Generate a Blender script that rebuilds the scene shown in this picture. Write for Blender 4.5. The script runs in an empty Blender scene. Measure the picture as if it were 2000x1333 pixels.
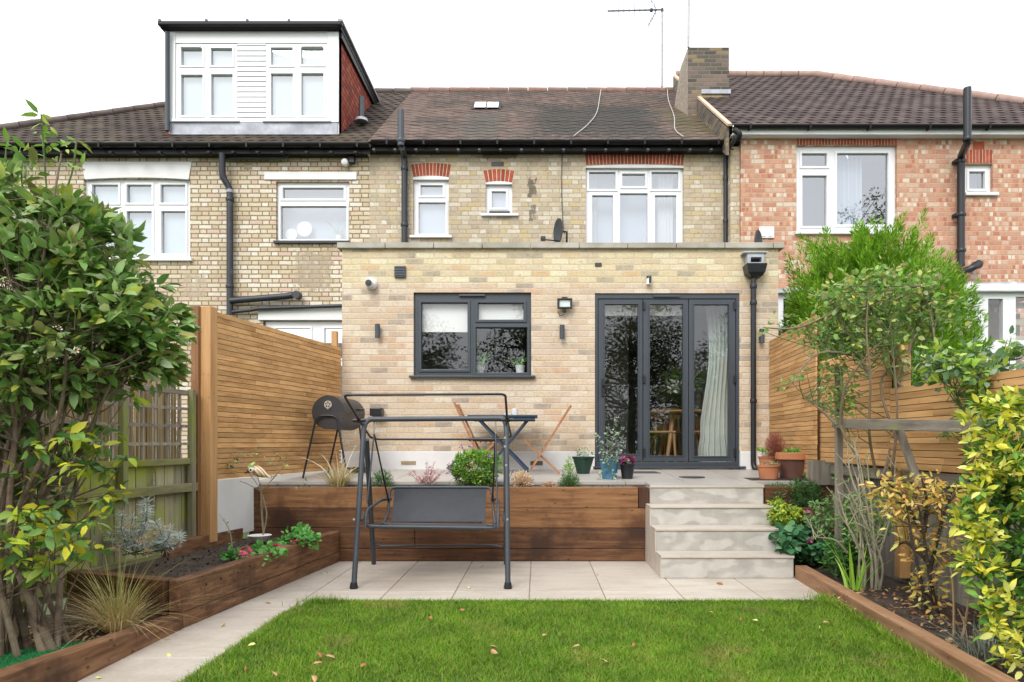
import bpy, math, random
import numpy as np
from mathutils import Vector, Matrix
R = math.radians
sc = bpy.context.scene
col = sc.collection

# ---------------------------------------------------------------- camera, sky, sun, exposure
F = 1333.0; CX = 1050.0; CY = 865.0; CZ = 1.16          # focal length and principal point in photo pixels, eye height
cam_d = bpy.data.cameras.new('camera'); cam = bpy.data.objects.new('camera', cam_d); col.objects.link(cam)
cam.location = (0, 0, CZ); cam.rotation_euler = (R(90), 0, 0)
cam_d.sensor_width = 36; cam_d.lens = 36 * F / 2000
cam_d.shift_x = (1000 - CX) / 2000; cam_d.shift_y = (CY - 666.5) / 2000
cam_d.clip_start = 0.05; cam_d.clip_end = 500
sc.camera = cam
w = bpy.data.worlds.new('World'); sc.world = w; w.use_nodes = True
nt = w.node_tree; bg = nt.nodes['Background']
sky = nt.nodes.new('ShaderNodeTexSky'); sky.sky_type = 'NISHITA'; sky.sun_disc = False
SUN_EL, SUN_AZ = 42, 200
sky.sun_elevation = R(SUN_EL); sky.sun_rotation = R(SUN_AZ); sky.dust_density = 3
mx = nt.nodes.new('ShaderNodeMixRGB'); mx.inputs[0].default_value = 0.88
mx.inputs[2].default_value = (8.6, 8.75, 9.0, 1)          # the even cloud deck
nt.links.new(sky.outputs[0], mx.inputs[1]); nt.links.new(mx.outputs[0], bg.inputs[0]); bg.inputs[1].default_value = 0.103
sd = bpy.data.lights.new('sun', 'SUN'); sd.energy = 1.15; sd.angle = R(28); sd.color = (1, .98, .95)
so = bpy.data.objects.new('sun', sd); col.objects.link(so)
az = R(SUN_AZ)   # direction towards the sun: behind the camera and a little to the left
tosun = Vector((math.sin(az) * math.cos(R(SUN_EL)), math.cos(az) * math.cos(R(SUN_EL)), math.sin(R(SUN_EL))))
so.rotation_euler = tosun.to_track_quat('Z', 'Y').to_euler(); so.location = (-6, -6, 12)
sc.view_settings.view_transform = 'Standard'; sc.view_settings.look = 'None'
sc.view_settings.exposure = 1.12; sc.view_settings.gamma = 1
cy = sc.cycles; cy.max_bounces = 7; cy.transparent_max_bounces = 12; cy.diffuse_bounces = 4; cy.glossy_bounces = 3
cy.use_denoising = True; cy.sample_clamp_indirect = 6; cy.caustics_reflective = False; cy.caustics_refractive = False

# ---------------------------------------------------------------- helpers
def P(px, py, Y):
    s = F / Y
    return ((px - CX) / s, Y, CZ - (py - CY) / s)
def X(px, Y): return (px - CX) * Y / F
def Z(py, Y): return CZ - (py - CY) * Y / F
def tag(o, label=None, cat=None, group=None, kind=None):
    if label: o['label'] = label
    if cat: o['category'] = cat
    if group: o['group'] = group
    if kind: o['kind'] = kind
    return o
def empty(name, loc, label, cat, group=None):
    o = bpy.data.objects.new(name, None); col.objects.link(o); o.location = loc; o.empty_display_size = .1
    return tag(o, label, cat, group)
def wloc(o):
    v = Vector((0, 0, 0))
    while o: v += o.location; o = o.parent
    return v
def link_mesh(name, me, mat, parent=None, origin=None):
    o = bpy.data.objects.new(name, me); col.objects.link(o)
    if mat: me.materials.append(mat)
    n = len(me.vertices); co = np.empty(n * 3, dtype=np.float32); me.vertices.foreach_get('co', co); co = co.reshape(-1, 3)
    if parent:
        o.parent = parent; off = np.array(wloc(parent))
    else:
        if origin is None:
            mn, mxx = co.min(0), co.max(0); origin = ((mn[0] + mxx[0]) / 2, (mn[1] + mxx[1]) / 2, mn[2])
        off = np.array(origin); o.location = origin
    co -= off.astype(np.float32); me.vertices.foreach_set('co', co.ravel()); me.update()
    return o
class MB:
    def __init__(s): s.v = []; s.f = []
    def add(s, vs, fs):
        b = len(s.v); s.v += [tuple(v) for v in vs]; s.f += [tuple(b + i for i in f) for f in fs]; return s
    def box(s, x0, x1, y0, y1, z0, z1):
        vs = [(x0,y0,z0),(x1,y0,z0),(x1,y1,z0),(x0,y1,z0),(x0,y0,z1),(x1,y0,z1),(x1,y1,z1),(x0,y1,z1)]
        return s.add(vs, [(0,3,2,1),(4,5,6,7),(0,1,5,4),(1,2,6,5),(2,3,7,6),(3,0,4,7)])
    def bar(s, a, b, w, h, up=(0,0,1), roll=None):      # rectangular bar from a to b, w across, h along up
        a, b = Vector(a), Vector(b); d = (b - a).normalized(); up = Vector(up)
        sd_ = d.cross(up)
        if sd_.length < 1e-4: sd_ = d.cross(Vector((1,0,0)))
        sd_.normalize(); u = sd_.cross(d).normalized()
        vs = []
        for p in (a, b):
            for i, j in ((-1,-1),(1,-1),(1,1),(-1,1)): vs.append(p + sd_ * (i * w / 2) + u * (j * h / 2))
        return s.add(vs, [(3,2,1,0),(4,5,6,7),(0,1,5,4),(1,2,6,5),(2,3,7,6),(3,0,4,7)])
    def tube(s, pts, r, n=8, cap=True):
        pts = [Vector(p) for p in pts]; k = len(pts)
        rs = r if hasattr(r, '__len__') else [r] * k
        prev = None; vs = []
        for i, p in enumerate(pts):
            d = (pts[min(i+1, k-1)] - pts[max(i-1, 0)])
            if d.length < 1e-9: d = Vector((0,0,1))
            d.normalize()
            if prev is None:
                a = d.cross(Vector((0,0,1)));
                if a.length < .05: a = d.cross(Vector((1,0,0)))
            else: a = prev - d * prev.dot(d)
            a.normalize(); prev = a; b = d.cross(a)
            for j in range(n):
                t = 2 * math.pi * j / n; vs.append(p + (a * math.cos(t) + b * math.sin(t)) * rs[i])
        fs = [(i*n+j, (i+1)*n+j, (i+1)*n+(j+1)%n, i*n+(j+1)%n) for i in range(k-1) for j in range(n)]
        if cap: fs += [tuple(range(n)), tuple((k-1)*n + j for j in reversed(range(n)))]
        return s.add(vs, fs)
    def lathe(s, c, prof, n=24, axis='z', cap=True):       # prof: (radius, height) pairs
        vs = []
        for r, h in prof:
            for j in range(n):
                t = 2 * math.pi * j / n; a, b = r * math.cos(t), r * math.sin(t)
                vs.append({'z': (c[0]+a, c[1]+b, c[2]+h), 'y': (c[0]+a, c[1]+h, c[2]+b), 'x': (c[0]+h, c[1]+a, c[2]+b)}[axis])
        k = len(prof)
        fs = [(i*n+j, i*n+(j+1)%n, (i+1)*n+(j+1)%n, (i+1)*n+j) for i in range(k-1) for j in range(n)]
        if cap: fs += [tuple(reversed(range(n))), tuple((k-1)*n + j for j in range(n))]
        return s.add(vs, fs)
    def prism(s, poly, y0, y1):                            # poly in (x, z)
        n = len(poly); vs = [(x, y0, z) for x, z in poly] + [(x, y1, z) for x, z in poly]
        return s.add(vs, [tuple(range(n)), tuple(reversed(range(n, 2*n)))] + [(i, n+i, n+(i+1)%n, (i+1)%n) for i in range(n)])
    def slab(s, poly, z0, z1):                             # poly in (x, y)
        n = len(poly); vs = [(x, y, z0) for x, y in poly] + [(x, y, z1) for x, y in poly]
        return s.add(vs, [tuple(reversed(range(n))), tuple(range(n, 2*n))] + [(i, (i+1)%n, n+(i+1)%n, n+i) for i in range(n)])
    def plate(s, x0, x1, z0, z1, holes, y0, y1):           # wall or frame with rectangular openings, front at y0
        xs = sorted({x0, x1} | {v for h in holes for v in h[:2] if x0 < v < x1}); zs = sorted({z0, z1} | {v for h in holes for v in h[2:4] if z0 < v < z1})
        def solid(i, j):
            if i < 0 or j < 0 or i >= len(xs)-1 or j >= len(zs)-1: return False
            cx_, cz_ = (xs[i]+xs[i+1])/2, (zs[j]+zs[j+1])/2
            return not any(h[0] < cx_ < h[1] and h[2] < cz_ < h[3] for h in holes)
        for i in range(len(xs)-1):
            for j in range(len(zs)-1):
                if not solid(i, j): continue
                a, b, c, d = xs[i], xs[i+1], zs[j], zs[j+1]
                s.add([(a,y0,c),(b,y0,c),(b,y0,d),(a,y0,d),(a,y1,c),(b,y1,c),(b,y1,d),(a,y1,d)],
                      [(0,1,2,3),(7,6,5,4)] + ([] if solid(i-1,j) else [(0,3,7,4)]) + ([] if solid(i+1,j) else [(1,5,6,2)]) +
                      ([] if solid(i,j-1) else [(0,4,5,1)]) + ([] if solid(i,j+1) else [(3,2,6,7)]))
        return s
    def build(s, name, mat, parent=None, smooth=False, bevel=0, origin=None):
        me = bpy.data.meshes.new(name); me.from_pydata(s.v, [], s.f)
        o = link_mesh(name, me, mat, parent, origin)
        if smooth:
            me.shade_smooth()
            me.set_sharp_from_angle(angle=R(40))
        if bevel:
            m = o.modifiers.new('bevel', 'BEVEL'); m.width = bevel; m.segments = 2; m.limit_method = 'ANGLE'; m.angle_limit = R(40)
        return o
def curve_pts(pts, k=6):                                   # Catmull-Rom through points
    pts = [Vector(p) for p in pts]; out = []
    for i in range(len(pts)-1):
        p0, p1, p2, p3 = pts[max(i-1,0)], pts[i], pts[i+1], pts[min(i+2,len(pts)-1)]
        for j in range(k):
            t = j / k
            out.append(.5*((2*p1)+(-p0+p2)*t+(2*p0-5*p1+4*p2-p3)*t*t+(-p0+3*p1-3*p2+p3)*t**3))
    return out + [pts[-1]]
def round_pts(pts, r=.05, k=5):                            # polyline with rounded corners
    pts = [Vector(p) for p in pts]; out = [pts[0]]
    for i in range(1, len(pts)-1):
        a = (pts[i-1]-pts[i]); b = (pts[i+1]-pts[i]); rr = min(r, a.length*.45, b.length*.45)
        a = pts[i]+a.normalized()*rr; b = pts[i]+b.normalized()*rr
        for j in range(k+1):
            t = j/k; out.append(a*(1-t)**2+pts[i]*2*t*(1-t)+b*t*t)
    return out+[pts[-1]]
def np_mesh(verts, faces_t, nv, count):                    # template faces repeated count times
    me = bpy.data.meshes.new('m'); me.vertices.add(len(verts)); me.vertices.foreach_set('co', verts.astype(np.float32).ravel())
    ft = [list(f) for f in faces_t]; lt = np.array([i for f in ft for i in f]); tot = np.array([len(f) for f in ft])
    loops = (lt[None, :] + (np.arange(count) * nv)[:, None]).ravel(); tots = np.tile(tot, count); starts = np.concatenate([[0], np.cumsum(tots)[:-1]])
    me.loops.add(len(loops)); me.loops.foreach_set('vertex_index', loops.astype(np.int32))
    me.polygons.add(len(tots)); me.polygons.foreach_set('loop_start', starts.astype(np.int32)); me.polygons.foreach_set('loop_total', tots.astype(np.int32))
    me.update(calc_edges=True); me.validate()
    return me
def nrm(a): return a / np.maximum(np.linalg.norm(a, axis=1, keepdims=True), 1e-9)
def leaf_mesh(pos, d, L, ratio=.45, curl=.2, simple=False, rg=None, flat=.6):
    n = len(pos); rg = rg or np.random.default_rng(1); d = nrm(d)
    up = nrm(np.array([[0, 0, 1.0]]) * flat + rg.normal(0, .45, (n, 3)))
    side = nrm(np.cross(d, up)); nn = np.cross(side, d)
    if simple: T = [(0,0,0),(.45,.5,.1),(1,0,-.5),(.45,-.5,.1)]; Fc = [(0,2,1),(0,3,2)]
    else:
        T = [(0,0,0),(.28,.46,.12),(.3,0,0),(.28,-.46,.12),(.68,.4,-.25),(.7,0,-.4),(.68,-.4,-.25),(1,0,-1)]
        Fc = [(0,2,1),(0,3,2),(1,2,5,4),(2,3,6,5),(4,5,7),(5,6,7)]
    T = np.array(T, float); L = np.broadcast_to(L, (n,))
    v = pos[:, None, :] + d[:, None, :] * (T[:, 0] * L[:, None])[:, :, None] + side[:, None, :] * (T[:, 1] * (L * ratio)[:, None])[:, :, None] + nn[:, None, :] * (T[:, 2] * (L * curl)[:, None])[:, :, None]
    me = np_mesh(v.reshape(-1, 3), Fc, len(T), n)
    if not simple: me.shade_smooth()
    return me
def foliage(name, mat, parent, centers, nl, L, ratio=.45, spread=.05, up=.2, seed=0, simple=False, curl=.2, out=None, outw=.6, flat=.6):
    rg = np.random.default_rng(seed); c = np.asarray(centers, float)
    idx = np.repeat(np.arange(len(c)), nl); n = len(idx)
    d = rg.normal(0, 1, (n, 3)); d[:, 2] = d[:, 2] * .6 + up
    if out is not None: d += nrm(c[idx] - np.array(out)) * outw * 1.5
    d = nrm(d); pos = c[idx] + d * rg.uniform(.1, 1, (n, 1)) * spread
    me = leaf_mesh(pos, d, L * rg.uniform(.6, 1.2, n), ratio, curl, simple, rg, flat)
    return link_mesh(name, me, mat, parent)
def blades(name, mat, parent, base, n, h, spread, width=.006, droop=.6, lean=.5, seed=0, segs=4, base_z=None):
    rg = np.random.default_rng(seed); b = np.asarray(base, float)
    if b.ndim == 1:
        ang = rg.uniform(0, 2*np.pi, n); rr = np.sqrt(rg.uniform(0, 1, n)) * spread
        b = b[None, :] + np.stack([rr*np.cos(ang), rr*np.sin(ang), np.zeros(n)], 1)
        od = np.stack([np.cos(ang), np.sin(ang)], 1) * (rr / max(spread, 1e-6))[:, None] + rg.normal(0, .4, (n, 2))
    else: n = len(b); od = rg.normal(0, 1, (n, 2))
    H = h * rg.uniform(.55, 1.1, n); ln = lean * rg.uniform(.3, 1.1, n); dr = droop * rg.uniform(.2, 1.2, n)
    t = np.linspace(0, 1, segs + 1)
    hor = od[:, None, :] * (ln[:, None] * t + dr[:, None] * t**2)[:, :, None] * H[:, None, None]
    zz = H[:, None] * (t - dr[:, None] * .55 * t**2.4)
    sd_ = np.stack([-od[:, 1], od[:, 0]], 1); sd_ = sd_ / np.maximum(np.linalg.norm(sd_, axis=1, keepdims=True), 1e-6)
    ang = rg.uniform(-.9, .9, n); ca, sa = np.cos(ang)[:, None], np.sin(ang)[:, None]
    sd_ = np.concatenate([sd_[:, :1]*ca - sd_[:, 1:]*sa, sd_[:, :1]*sa + sd_[:, 1:]*ca], 1)
    wd = width * (1 - t**1.6 * .92)
    v = np.zeros((n, segs + 1, 2, 3)); ctr = np.concatenate([b[:, None, :2] + hor, (b[:, 2:3] + zz)[:, :, None]], 2)
    for k, sg in enumerate((-1, 1)):
        v[:, :, k, :] = ctr; v[:, :, k, :2] += sg * .5 * sd_[:, None, :] * wd[None, :, None]
    Fc = [(2*i, 2*i+1, 2*i+3, 2*i+2) for i in range(segs)]
    me = np_mesh(v.reshape(-1, 3), Fc, 2 * (segs + 1), n)
    return link_mesh(name, me, mat, parent)
def blob(c, r, n, seed=0, shell=.0, noise=0):
    rg = np.random.default_rng(seed); d = nrm(rg.normal(0, 1, (n, 3))); k = rg.uniform(shell**3, 1, (n, 1)) ** (1/3)
    return np.array(c) + d * k * np.array(r)
def twigs(mb, stems, centers, r=.003, seed=0, frac=1.0):
    rd = random.Random(seed); pts = [Vector(p) for st in stems for p in st]
    for c in centers:
        if rd.random() > frac: continue
        c = Vector(c); q = min(rd.sample(pts, min(len(pts), 24)), key=lambda p: (p - c).length + max(0, p.z - c.z + .1) * 2)
        m = (q + c) / 2 + Vector((rd.uniform(-.05,.05), rd.uniform(-.05,.05), rd.uniform(-.06,.02)))
        mb.tube([q, m, c], [r*1.6, r*1.2, r*.6], 4, False)

# ---------------------------------------------------------------- materials
def newmat(name):
    m = bpy.data.materials.new(name); m.use_nodes = True; t = m.node_tree; return m, t, t.nodes['Principled BSDF']
def node(t, kind, **kw):
    n = t.nodes.new('ShaderNode' + kind)
    for k, v in kw.items():
        if k.startswith('i'): n.inputs[int(k[1:])].default_value = v
        else: setattr(n, k, v)
    return n
def math_(t, op, a, b=None, c=None):
    n = t.nodes.new('ShaderNodeMath'); n.operation = op
    for i, v in enumerate((a, b, c)):
        if v is None: continue
        if isinstance(v, (int, float)): n.inputs[i].default_value = v
        else: t.links.new(v, n.inputs[i])
    return n.outputs[0]
def ramp(t, fac, stops, interp='LINEAR'):
    n = t.nodes.new('ShaderNodeValToRGB'); e = n.color_ramp; e.interpolation = interp
    while len(e.elements) > 1: e.elements.remove(e.elements[-1])
    e.elements[0].position = stops[0][0]; e.elements[0].color = (*stops[0][1], 1)
    for p_, c_ in stops[1:]: x = e.elements.new(p_); x.color = (*c_, 1)
    t.links.new(fac, n.inputs[0]); return n.outputs[0]
def even(cols):
    k = len(cols); return [(i / k if k > 1 else 0, c) for i, c in enumerate(cols)]
def mix(t, fac, a, b, mode='MIX'):
    n = t.nodes.new('ShaderNodeMixRGB'); n.blend_type = mode
    for i, v in enumerate((fac, a, b)):
        if isinstance(v, (int, float)): n.inputs[i].default_value = v
        elif isinstance(v, tuple): n.inputs[i].default_value = (*v, 1)
        else: t.links.new(v, n.inputs[i])
    return n.outputs[0]
def noise(t, scale, detail=4, rough=.55, vec=None, sc3=None):
    n = node(t, 'TexNoise'); n.inputs['Scale'].default_value = scale; n.inputs['Detail'].default_value = detail; n.inputs['Roughness'].default_value = rough
    if vec is None:
        tc = node(t, 'TexCoord'); vec = tc.outputs['Object']
    if sc3:
        mp = node(t, 'Mapping'); mp.inputs['Scale'].default_value = sc3; t.links.new(vec, mp.inputs[0]); vec = mp.outputs[0]
    t.links.new(vec, n.inputs['Vector']); return n.outputs['Fac']
def bump(t, h, bs, strength=.4, dist=.01):
    b = node(t, 'Bump'); b.inputs['Strength'].default_value = strength; b.inputs['Distance'].default_value = dist
    t.links.new(h, b.inputs['Height']); t.links.new(b.outputs[0], bs.inputs['Normal'])
def island(t):
    return node(t, 'NewGeometry').outputs['Random Per Island']
def pm(name, c, rough=.6, var=.12, scale=6, bmp=0, metal=0, isl=0, spec=.5, c2=None, lo=.4, hi=.62):
    m, t, b = newmat(name); f = noise(t, scale, 6, .62)
    dark = tuple(v * (1 - var) for v in c); light = tuple(min(1, v * (1 + var)) for v in c)
    o = ramp(t, f, [(.3, dark), (.7, light)])
    if c2: o = mix(t, ramp(t, noise(t, scale * .37, 6, .65), [(lo, (0,0,0)), (hi, (1,1,1))]), o, c2)
    if isl: o = mix(t, 1.0, o, ramp(t, island(t), [(0, (1-isl,)*3), (1, (1,)*3)]), 'MULTIPLY')
    t.links.new(o, b.inputs['Base Color']); b.inputs['Roughness'].default_value = rough; b.inputs['Metallic'].default_value = metal
    b.inputs['Specular IOR Level'].default_value = spec
    if bmp: bump(t, noise(t, scale * 6, 4), b, bmp, .004)
    return m
def leafmat(name, cols, trans=.25, rough=.5, scale=0):
    m, t, b = newmat(name); cols = [tuple(min(.82, v * 1.45) for v in c) for c in cols]; o = ramp(t, island(t), even(cols), 'LINEAR')
    o = mix(t, 1.0, o, ramp(t, noise(t, 3, 3), [(.3, (.8,)*3), (.7, (1.15,)*3)]), 'MULTIPLY')
    t.links.new(o, b.inputs['Base Color']); b.inputs['Roughness'].default_value = rough; b.inputs['Specular IOR Level'].default_value = .3
    tr = node(t, 'BsdfTranslucent'); t.links.new(o, tr.inputs[0]); ms = node(t, 'MixShader'); ms.inputs[0].default_value = trans
    t.links.new(b.outputs[0], ms.inputs[1]); t.links.new(tr.outputs[0], ms.inputs[2]); t.links.new(ms.outputs[0], t.nodes['Material Output'].inputs[0])
    return m
def brick(name, cols, mortar, h=.075, L=.215, head=0.0, mt=.011, smear=0, smear_c=(.4,.33,.24), stain=.25, stain_c=(.1,.085,.06), patch=None, soft=.004, bstr=.5, seed=0, wob=.006, light_top=None, zone=None, marks=()):
    m, t, b = newmat(name); tc = node(t, 'TexCoord'); sx = node(t, 'SeparateXYZ'); t.links.new(tc.outputs['Object'], sx.inputs[0])
    u = math_(t, 'ADD', sx.outputs[0], sx.outputs[1]); v = sx.outputs[2]
    wb = noise(t, 9, 2); wb2 = noise(t, 31, 2)
    u = math_(t, 'ADD', u, math_(t, 'MULTIPLY', math_(t, 'SUBTRACT', wb2, .5), wob * 2))
    v = math_(t, 'ADD', v, math_(t, 'MULTIPLY', math_(t, 'SUBTRACT', wb, .5), wob * 2))
    unit = L + mt + ((head + mt) if head else 0)
    row = math_(t, 'FLOOR', math_(t, 'DIVIDE', v, h)); fv = math_(t, 'SUBTRACT', v, math_(t, 'MULTIPLY', row, h))
    rw = node(t, 'TexWhiteNoise', noise_dimensions='1D'); t.links.new(row, rw.inputs['W'])
    uu = math_(t, 'ADD', math_(t, 'ADD', u, math_(t, 'MULTIPLY', math_(t, 'FLOORED_MODULO', row, 2.0), unit / 2)), math_(t, 'MULTIPLY', rw.outputs[0], .04))
    cell = math_(t, 'FLOOR', math_(t, 'DIVIDE', uu, unit)); fu = math_(t, 'SUBTRACT', uu, math_(t, 'MULTIPLY', cell, unit))
    if head:
        ish = math_(t, 'GREATER_THAN', fu, L + mt); fu = math_(t, 'SUBTRACT', fu, math_(t, 'MULTIPLY', ish, L + mt))
        wd = math_(t, 'SUBTRACT', L + mt, math_(t, 'MULTIPLY', ish, L - head)); cid = math_(t, 'ADD', math_(t, 'MULTIPLY', cell, 2.0), ish)
    else: wd = L + mt; cid = cell
    ed = math_(t, 'MINIMUM', math_(t, 'MINIMUM', fu, math_(t, 'SUBTRACT', wd, fu)), math_(t, 'MINIMUM', fv, math_(t, 'SUBTRACT', h, fv)))
    ed = math_(t, 'ADD', ed, math_(t, 'MULTIPLY', math_(t, 'SUBTRACT', noise(t, 60, 3), .5), .007))
    mr = node(t, 'MapRange'); t.links.new(ed, mr.inputs[0]); mr.inputs[1].default_value = mt/2 - soft*.5; mr.inputs[2].default_value = mt/2 + soft
    mask = mr.outputs[0]
    cv = node(t, 'CombineXYZ'); t.links.new(cid, cv.inputs[0]); t.links.new(row, cv.inputs[1]); cv.inputs[2].default_value = seed
    wn = node(t, 'TexWhiteNoise'); t.links.new(cv.outputs[0], wn.inputs['Vector'])
    base = ramp(t, wn.outputs['Value'], even(cols), 'CONSTANT')
    if patch:
        sub = math_(t, 'FLOOR', math_(t, 'DIVIDE', fu, .056)); cv2 = node(t, 'CombineXYZ')
        t.links.new(math_(t, 'ADD', math_(t, 'MULTIPLY', cid, 7.0), sub), cv2.inputs[0]); t.links.new(row, cv2.inputs[1])
        w2 = node(t, 'TexWhiteNoise'); t.links.new(cv2.outputs[0], w2.inputs['Vector'])
        base = mix(t, math_(t, 'GREATER_THAN', wn.outputs['Value'], .45), base, ramp(t, w2.outputs['Value'], even(patch), 'CONSTANT'))
    base = mix(t, 1.0, base, ramp(t, noise(t, 35, 5, .7), [(.3, (.72,)*3), (.7, (1.12,)*3)]), 'MULTIPLY')
    base = mix(t, ramp(t, noise(t, 14, 6, .7), [(.59, (0,0,0)), (.7, (.85,.85,.85))]), base, tuple(v * .55 for v in stain_c)) if stain > .3 else base
    colr = mix(t, mask, mortar, base)
    if smear:
        colr = mix(t, math_(t, 'MULTIPLY', ramp(t, noise(t, 5, 7, .72), [(.42, (0,0,0)), (.62, (1,1,1))]), smear), colr, smear_c)
    colr = mix(t, math_(t, 'MULTIPLY', ramp(t, noise(t, .9, 6, .6), [(.45, (0,0,0)), (.75, (1,1,1))]), stain), colr, stain_c)
    if zone:      # bricks of another batch above a given course, or a run of weather-stained ones
        z0, zc = zone; g = math_(t, 'GREATER_THAN', sx.outputs[2], z0)
        colr = mix(t, math_(t, 'MULTIPLY', g, mask), colr, mix(t, 1.0, colr, zc, 'MULTIPLY'))
    for xc, hw, z0, z1, mc, thr in marks:      # weathering with a place of its own: leaks, old fixings
        fx = math_(t, 'SUBTRACT', 1.0, math_(t, 'DIVIDE', math_(t, 'ABSOLUTE', math_(t, 'SUBTRACT', sx.outputs[0], xc)), hw))
        fz = math_(t, 'SUBTRACT', 1.0, math_(t, 'DIVIDE', math_(t, 'ABSOLUTE', math_(t, 'SUBTRACT', sx.outputs[2], (z0 + z1) / 2)), (z1 - z0) / 2))
        f = math_(t, 'ADD', math_(t, 'MINIMUM', math_(t, 'MINIMUM', fx, fz), .5), math_(t, 'SUBTRACT', math_(t, 'MULTIPLY', noise(t, 10, 6, .75), 2.0), .5))
        colr = mix(t, math_(t, 'MULTIPLY', ramp(t, f, [(thr, (0,0,0)), (min(1, thr + .12), (1,1,1))]), .8), colr, mc)
    t.links.new(colr, b.inputs['Base Color']); b.inputs['Roughness'].default_value = .88; b.inputs['Specular IOR Level'].default_value = .2
    bump(t, math_(t, 'ADD', mask, math_(t, 'MULTIPLY', noise(t, 50, 4), .35)), b, bstr, .008)
    return m
def wood(name, c1, c2, c3, axis=0, rough=.6, grain=1.0, isl=.25, knots=.5, dirt=None, dirt_r=(.5,.7), spec=.3):
    m, t, b = newmat(name); s3 = [14, 14, 14]; s3[axis] = .9
    ri = island(t); tc = node(t, 'TexCoord'); va = node(t, 'VectorMath', operation='ADD'); cb = node(t, 'CombineXYZ')
    for i in range(3): t.links.new(math_(t, 'MULTIPLY', ri, 37.0 + i * 11), cb.inputs[i])
    t.links.new(tc.outputs['Object'], va.inputs[0]); t.links.new(cb.outputs[0], va.inputs[1]); vec = va.outputs[0]
    g = noise(t, 1.6 * grain, 5, .6, vec, tuple(s3)); o = ramp(t, g, [(.28, c1), (.5, c2), (.74, c3)])
    s4 = [3.5, 3.5, 3.5]; s4[axis] = 1.6
    if knots:
        vo = node(t, 'TexVoronoi'); mp = node(t, 'Mapping'); mp.inputs['Scale'].default_value = tuple(s4); t.links.new(vec, mp.inputs[0]); t.links.new(mp.outputs[0], vo.inputs['Vector'])
        kn = ramp(t, vo.outputs['Distance'], [(.05, (1,)*3), (.16, (0,)*3)]); o = mix(t, math_(t, 'MULTIPLY', kn, knots), o, tuple(v * .4 for v in c1))
    o = mix(t, 1.0, o, ramp(t, ri, [(0, (1 - isl,)*3), (1, (1 + isl * .4,)*3)]), 'MULTIPLY')
    if dirt: o = mix(t, ramp(t, noise(t, 1.7, 6, .65), [(dirt_r[0], (0,0,0)), (dirt_r[1], (1,1,1))]), o, dirt)
    t.links.new(o, b.inputs['Base Color']); b.inputs['Roughness'].default_value = rough; b.inputs['Specular IOR Level'].default_value = spec
    bump(t, g, b, .35, .004); return m
def glassmat(name, refl=.12, tint=(.93,.96,.96), boost=1.0):
    m, t, b = newmat(name); t.nodes.remove(b)
    gl = node(t, 'BsdfGlossy'); gl.inputs['Roughness'].default_value = .008; gl.inputs[0].default_value = (.95,.97,1,1)
    tr = node(t, 'BsdfTransparent'); tr.inputs[0].default_value = (*tint, 1)
    fr = node(t, 'LayerWeight'); fr.inputs[0].default_value = .5
    fac = math_(t, 'ADD', math_(t, 'MULTIPLY', math_(t, 'POWER', fr.outputs['Facing'], 5.0), boost * .8), refl)
    bp = node(t, 'Bump'); bp.inputs['Strength'].default_value = .04; bp.inputs['Distance'].default_value = .02
    t.links.new(noise(t, 1.5, 1), bp.inputs['Height']); t.links.new(bp.outputs[0], gl.inputs['Normal'])
    ms = node(t, 'MixShader'); t.links.new(fac, ms.inputs[0]); t.links.new(tr.outputs[0], ms.inputs[1]); t.links.new(gl.outputs[0], ms.inputs[2])
    t.links.new(ms.outputs[0], t.nodes['Material Output'].inputs[0]); return m
M = {}
M['brick_ext'] = brick('reclaimed_pale_brick', [(.6,.49,.34),(.56,.42,.28),(.63,.53,.39),(.5,.39,.28),(.57,.44,.31),(.66,.58,.45),(.61,.49,.35),(.36,.3,.24),(.58,.45,.32),(.62,.51,.4),(.64,.54,.42),(.55,.37,.24),(.55,.44,.34)], (.53,.44,.34), mt=.011, smear=.45, smear_c=(.56,.46,.35), stain=.31, stain_c=(.36,.3,.235), seed=3, zone=(3.13, (1.06,1.12,.98)), wob=.008)
M['brick_yellow'] = brick('yellow_stock_brick', [(.62,.53,.38),(.58,.48,.32),(.68,.61,.48),(.52,.42,.29),(.65,.57,.44),(.6,.45,.35),(.72,.66,.56),(.57,.48,.33)], (.21,.165,.105), L=.205, head=.1, mt=.016, smear=.1, smear_c=(.35,.27,.17), stain=.22, stain_c=(.24,.19,.13), marks=[(X(612,11.4)+6.5, .45, Z(585,11.4), Z(475,11.4), (.34,.28,.2), .8), (X(380,11.4)+6.5, .3, Z(600,11.4), Z(520,11.4), (.4,.33,.24), .85)])
M['brick_worn'] = brick('worn_yellow_stock_brick', [(.54,.46,.33),(.49,.4,.28),(.63,.57,.46),(.4,.33,.24),(.48,.41,.32),(.52,.4,.3),(.67,.62,.52),(.54,.42,.22)], (.33,.27,.18), L=.215, head=.1, mt=.012, smear=.75, smear_c=(.48,.41,.29), stain=.4, stain_c=(.27,.22,.16), seed=5, wob=.01, marks=[(X(1040,11.4)-.2, .1, Z(392,11.4), Z(340,11.4), (.09,.075,.06), .78), (X(1040,11.4)-.2, .09, Z(440,11.4), Z(395,11.4), (.13,.11,.09), .84), (X(975,11.4)-.2, .4, Z(312,11.4), Z(298,11.4), (.12,.1,.07), .7)])
M['brick_red'] = brick('mottled_red_brick', [(.46,.22,.155),(.5,.27,.19),(.55,.37,.28),(.6,.5,.41),(.41,.18,.125),(.52,.3,.21),(.48,.24,.165)], (.42,.31,.2), L=.21, head=.1, mt=.012, h=.078, smear=.15, smear_c=(.6,.38,.25), stain=.15, stain_c=(.25,.14,.09), patch=[(.42,.16,.11),(.66,.56,.46),(.54,.29,.2),(.6,.44,.33),(.5,.23,.15),(.55,.3,.2)], seed=9)
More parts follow.
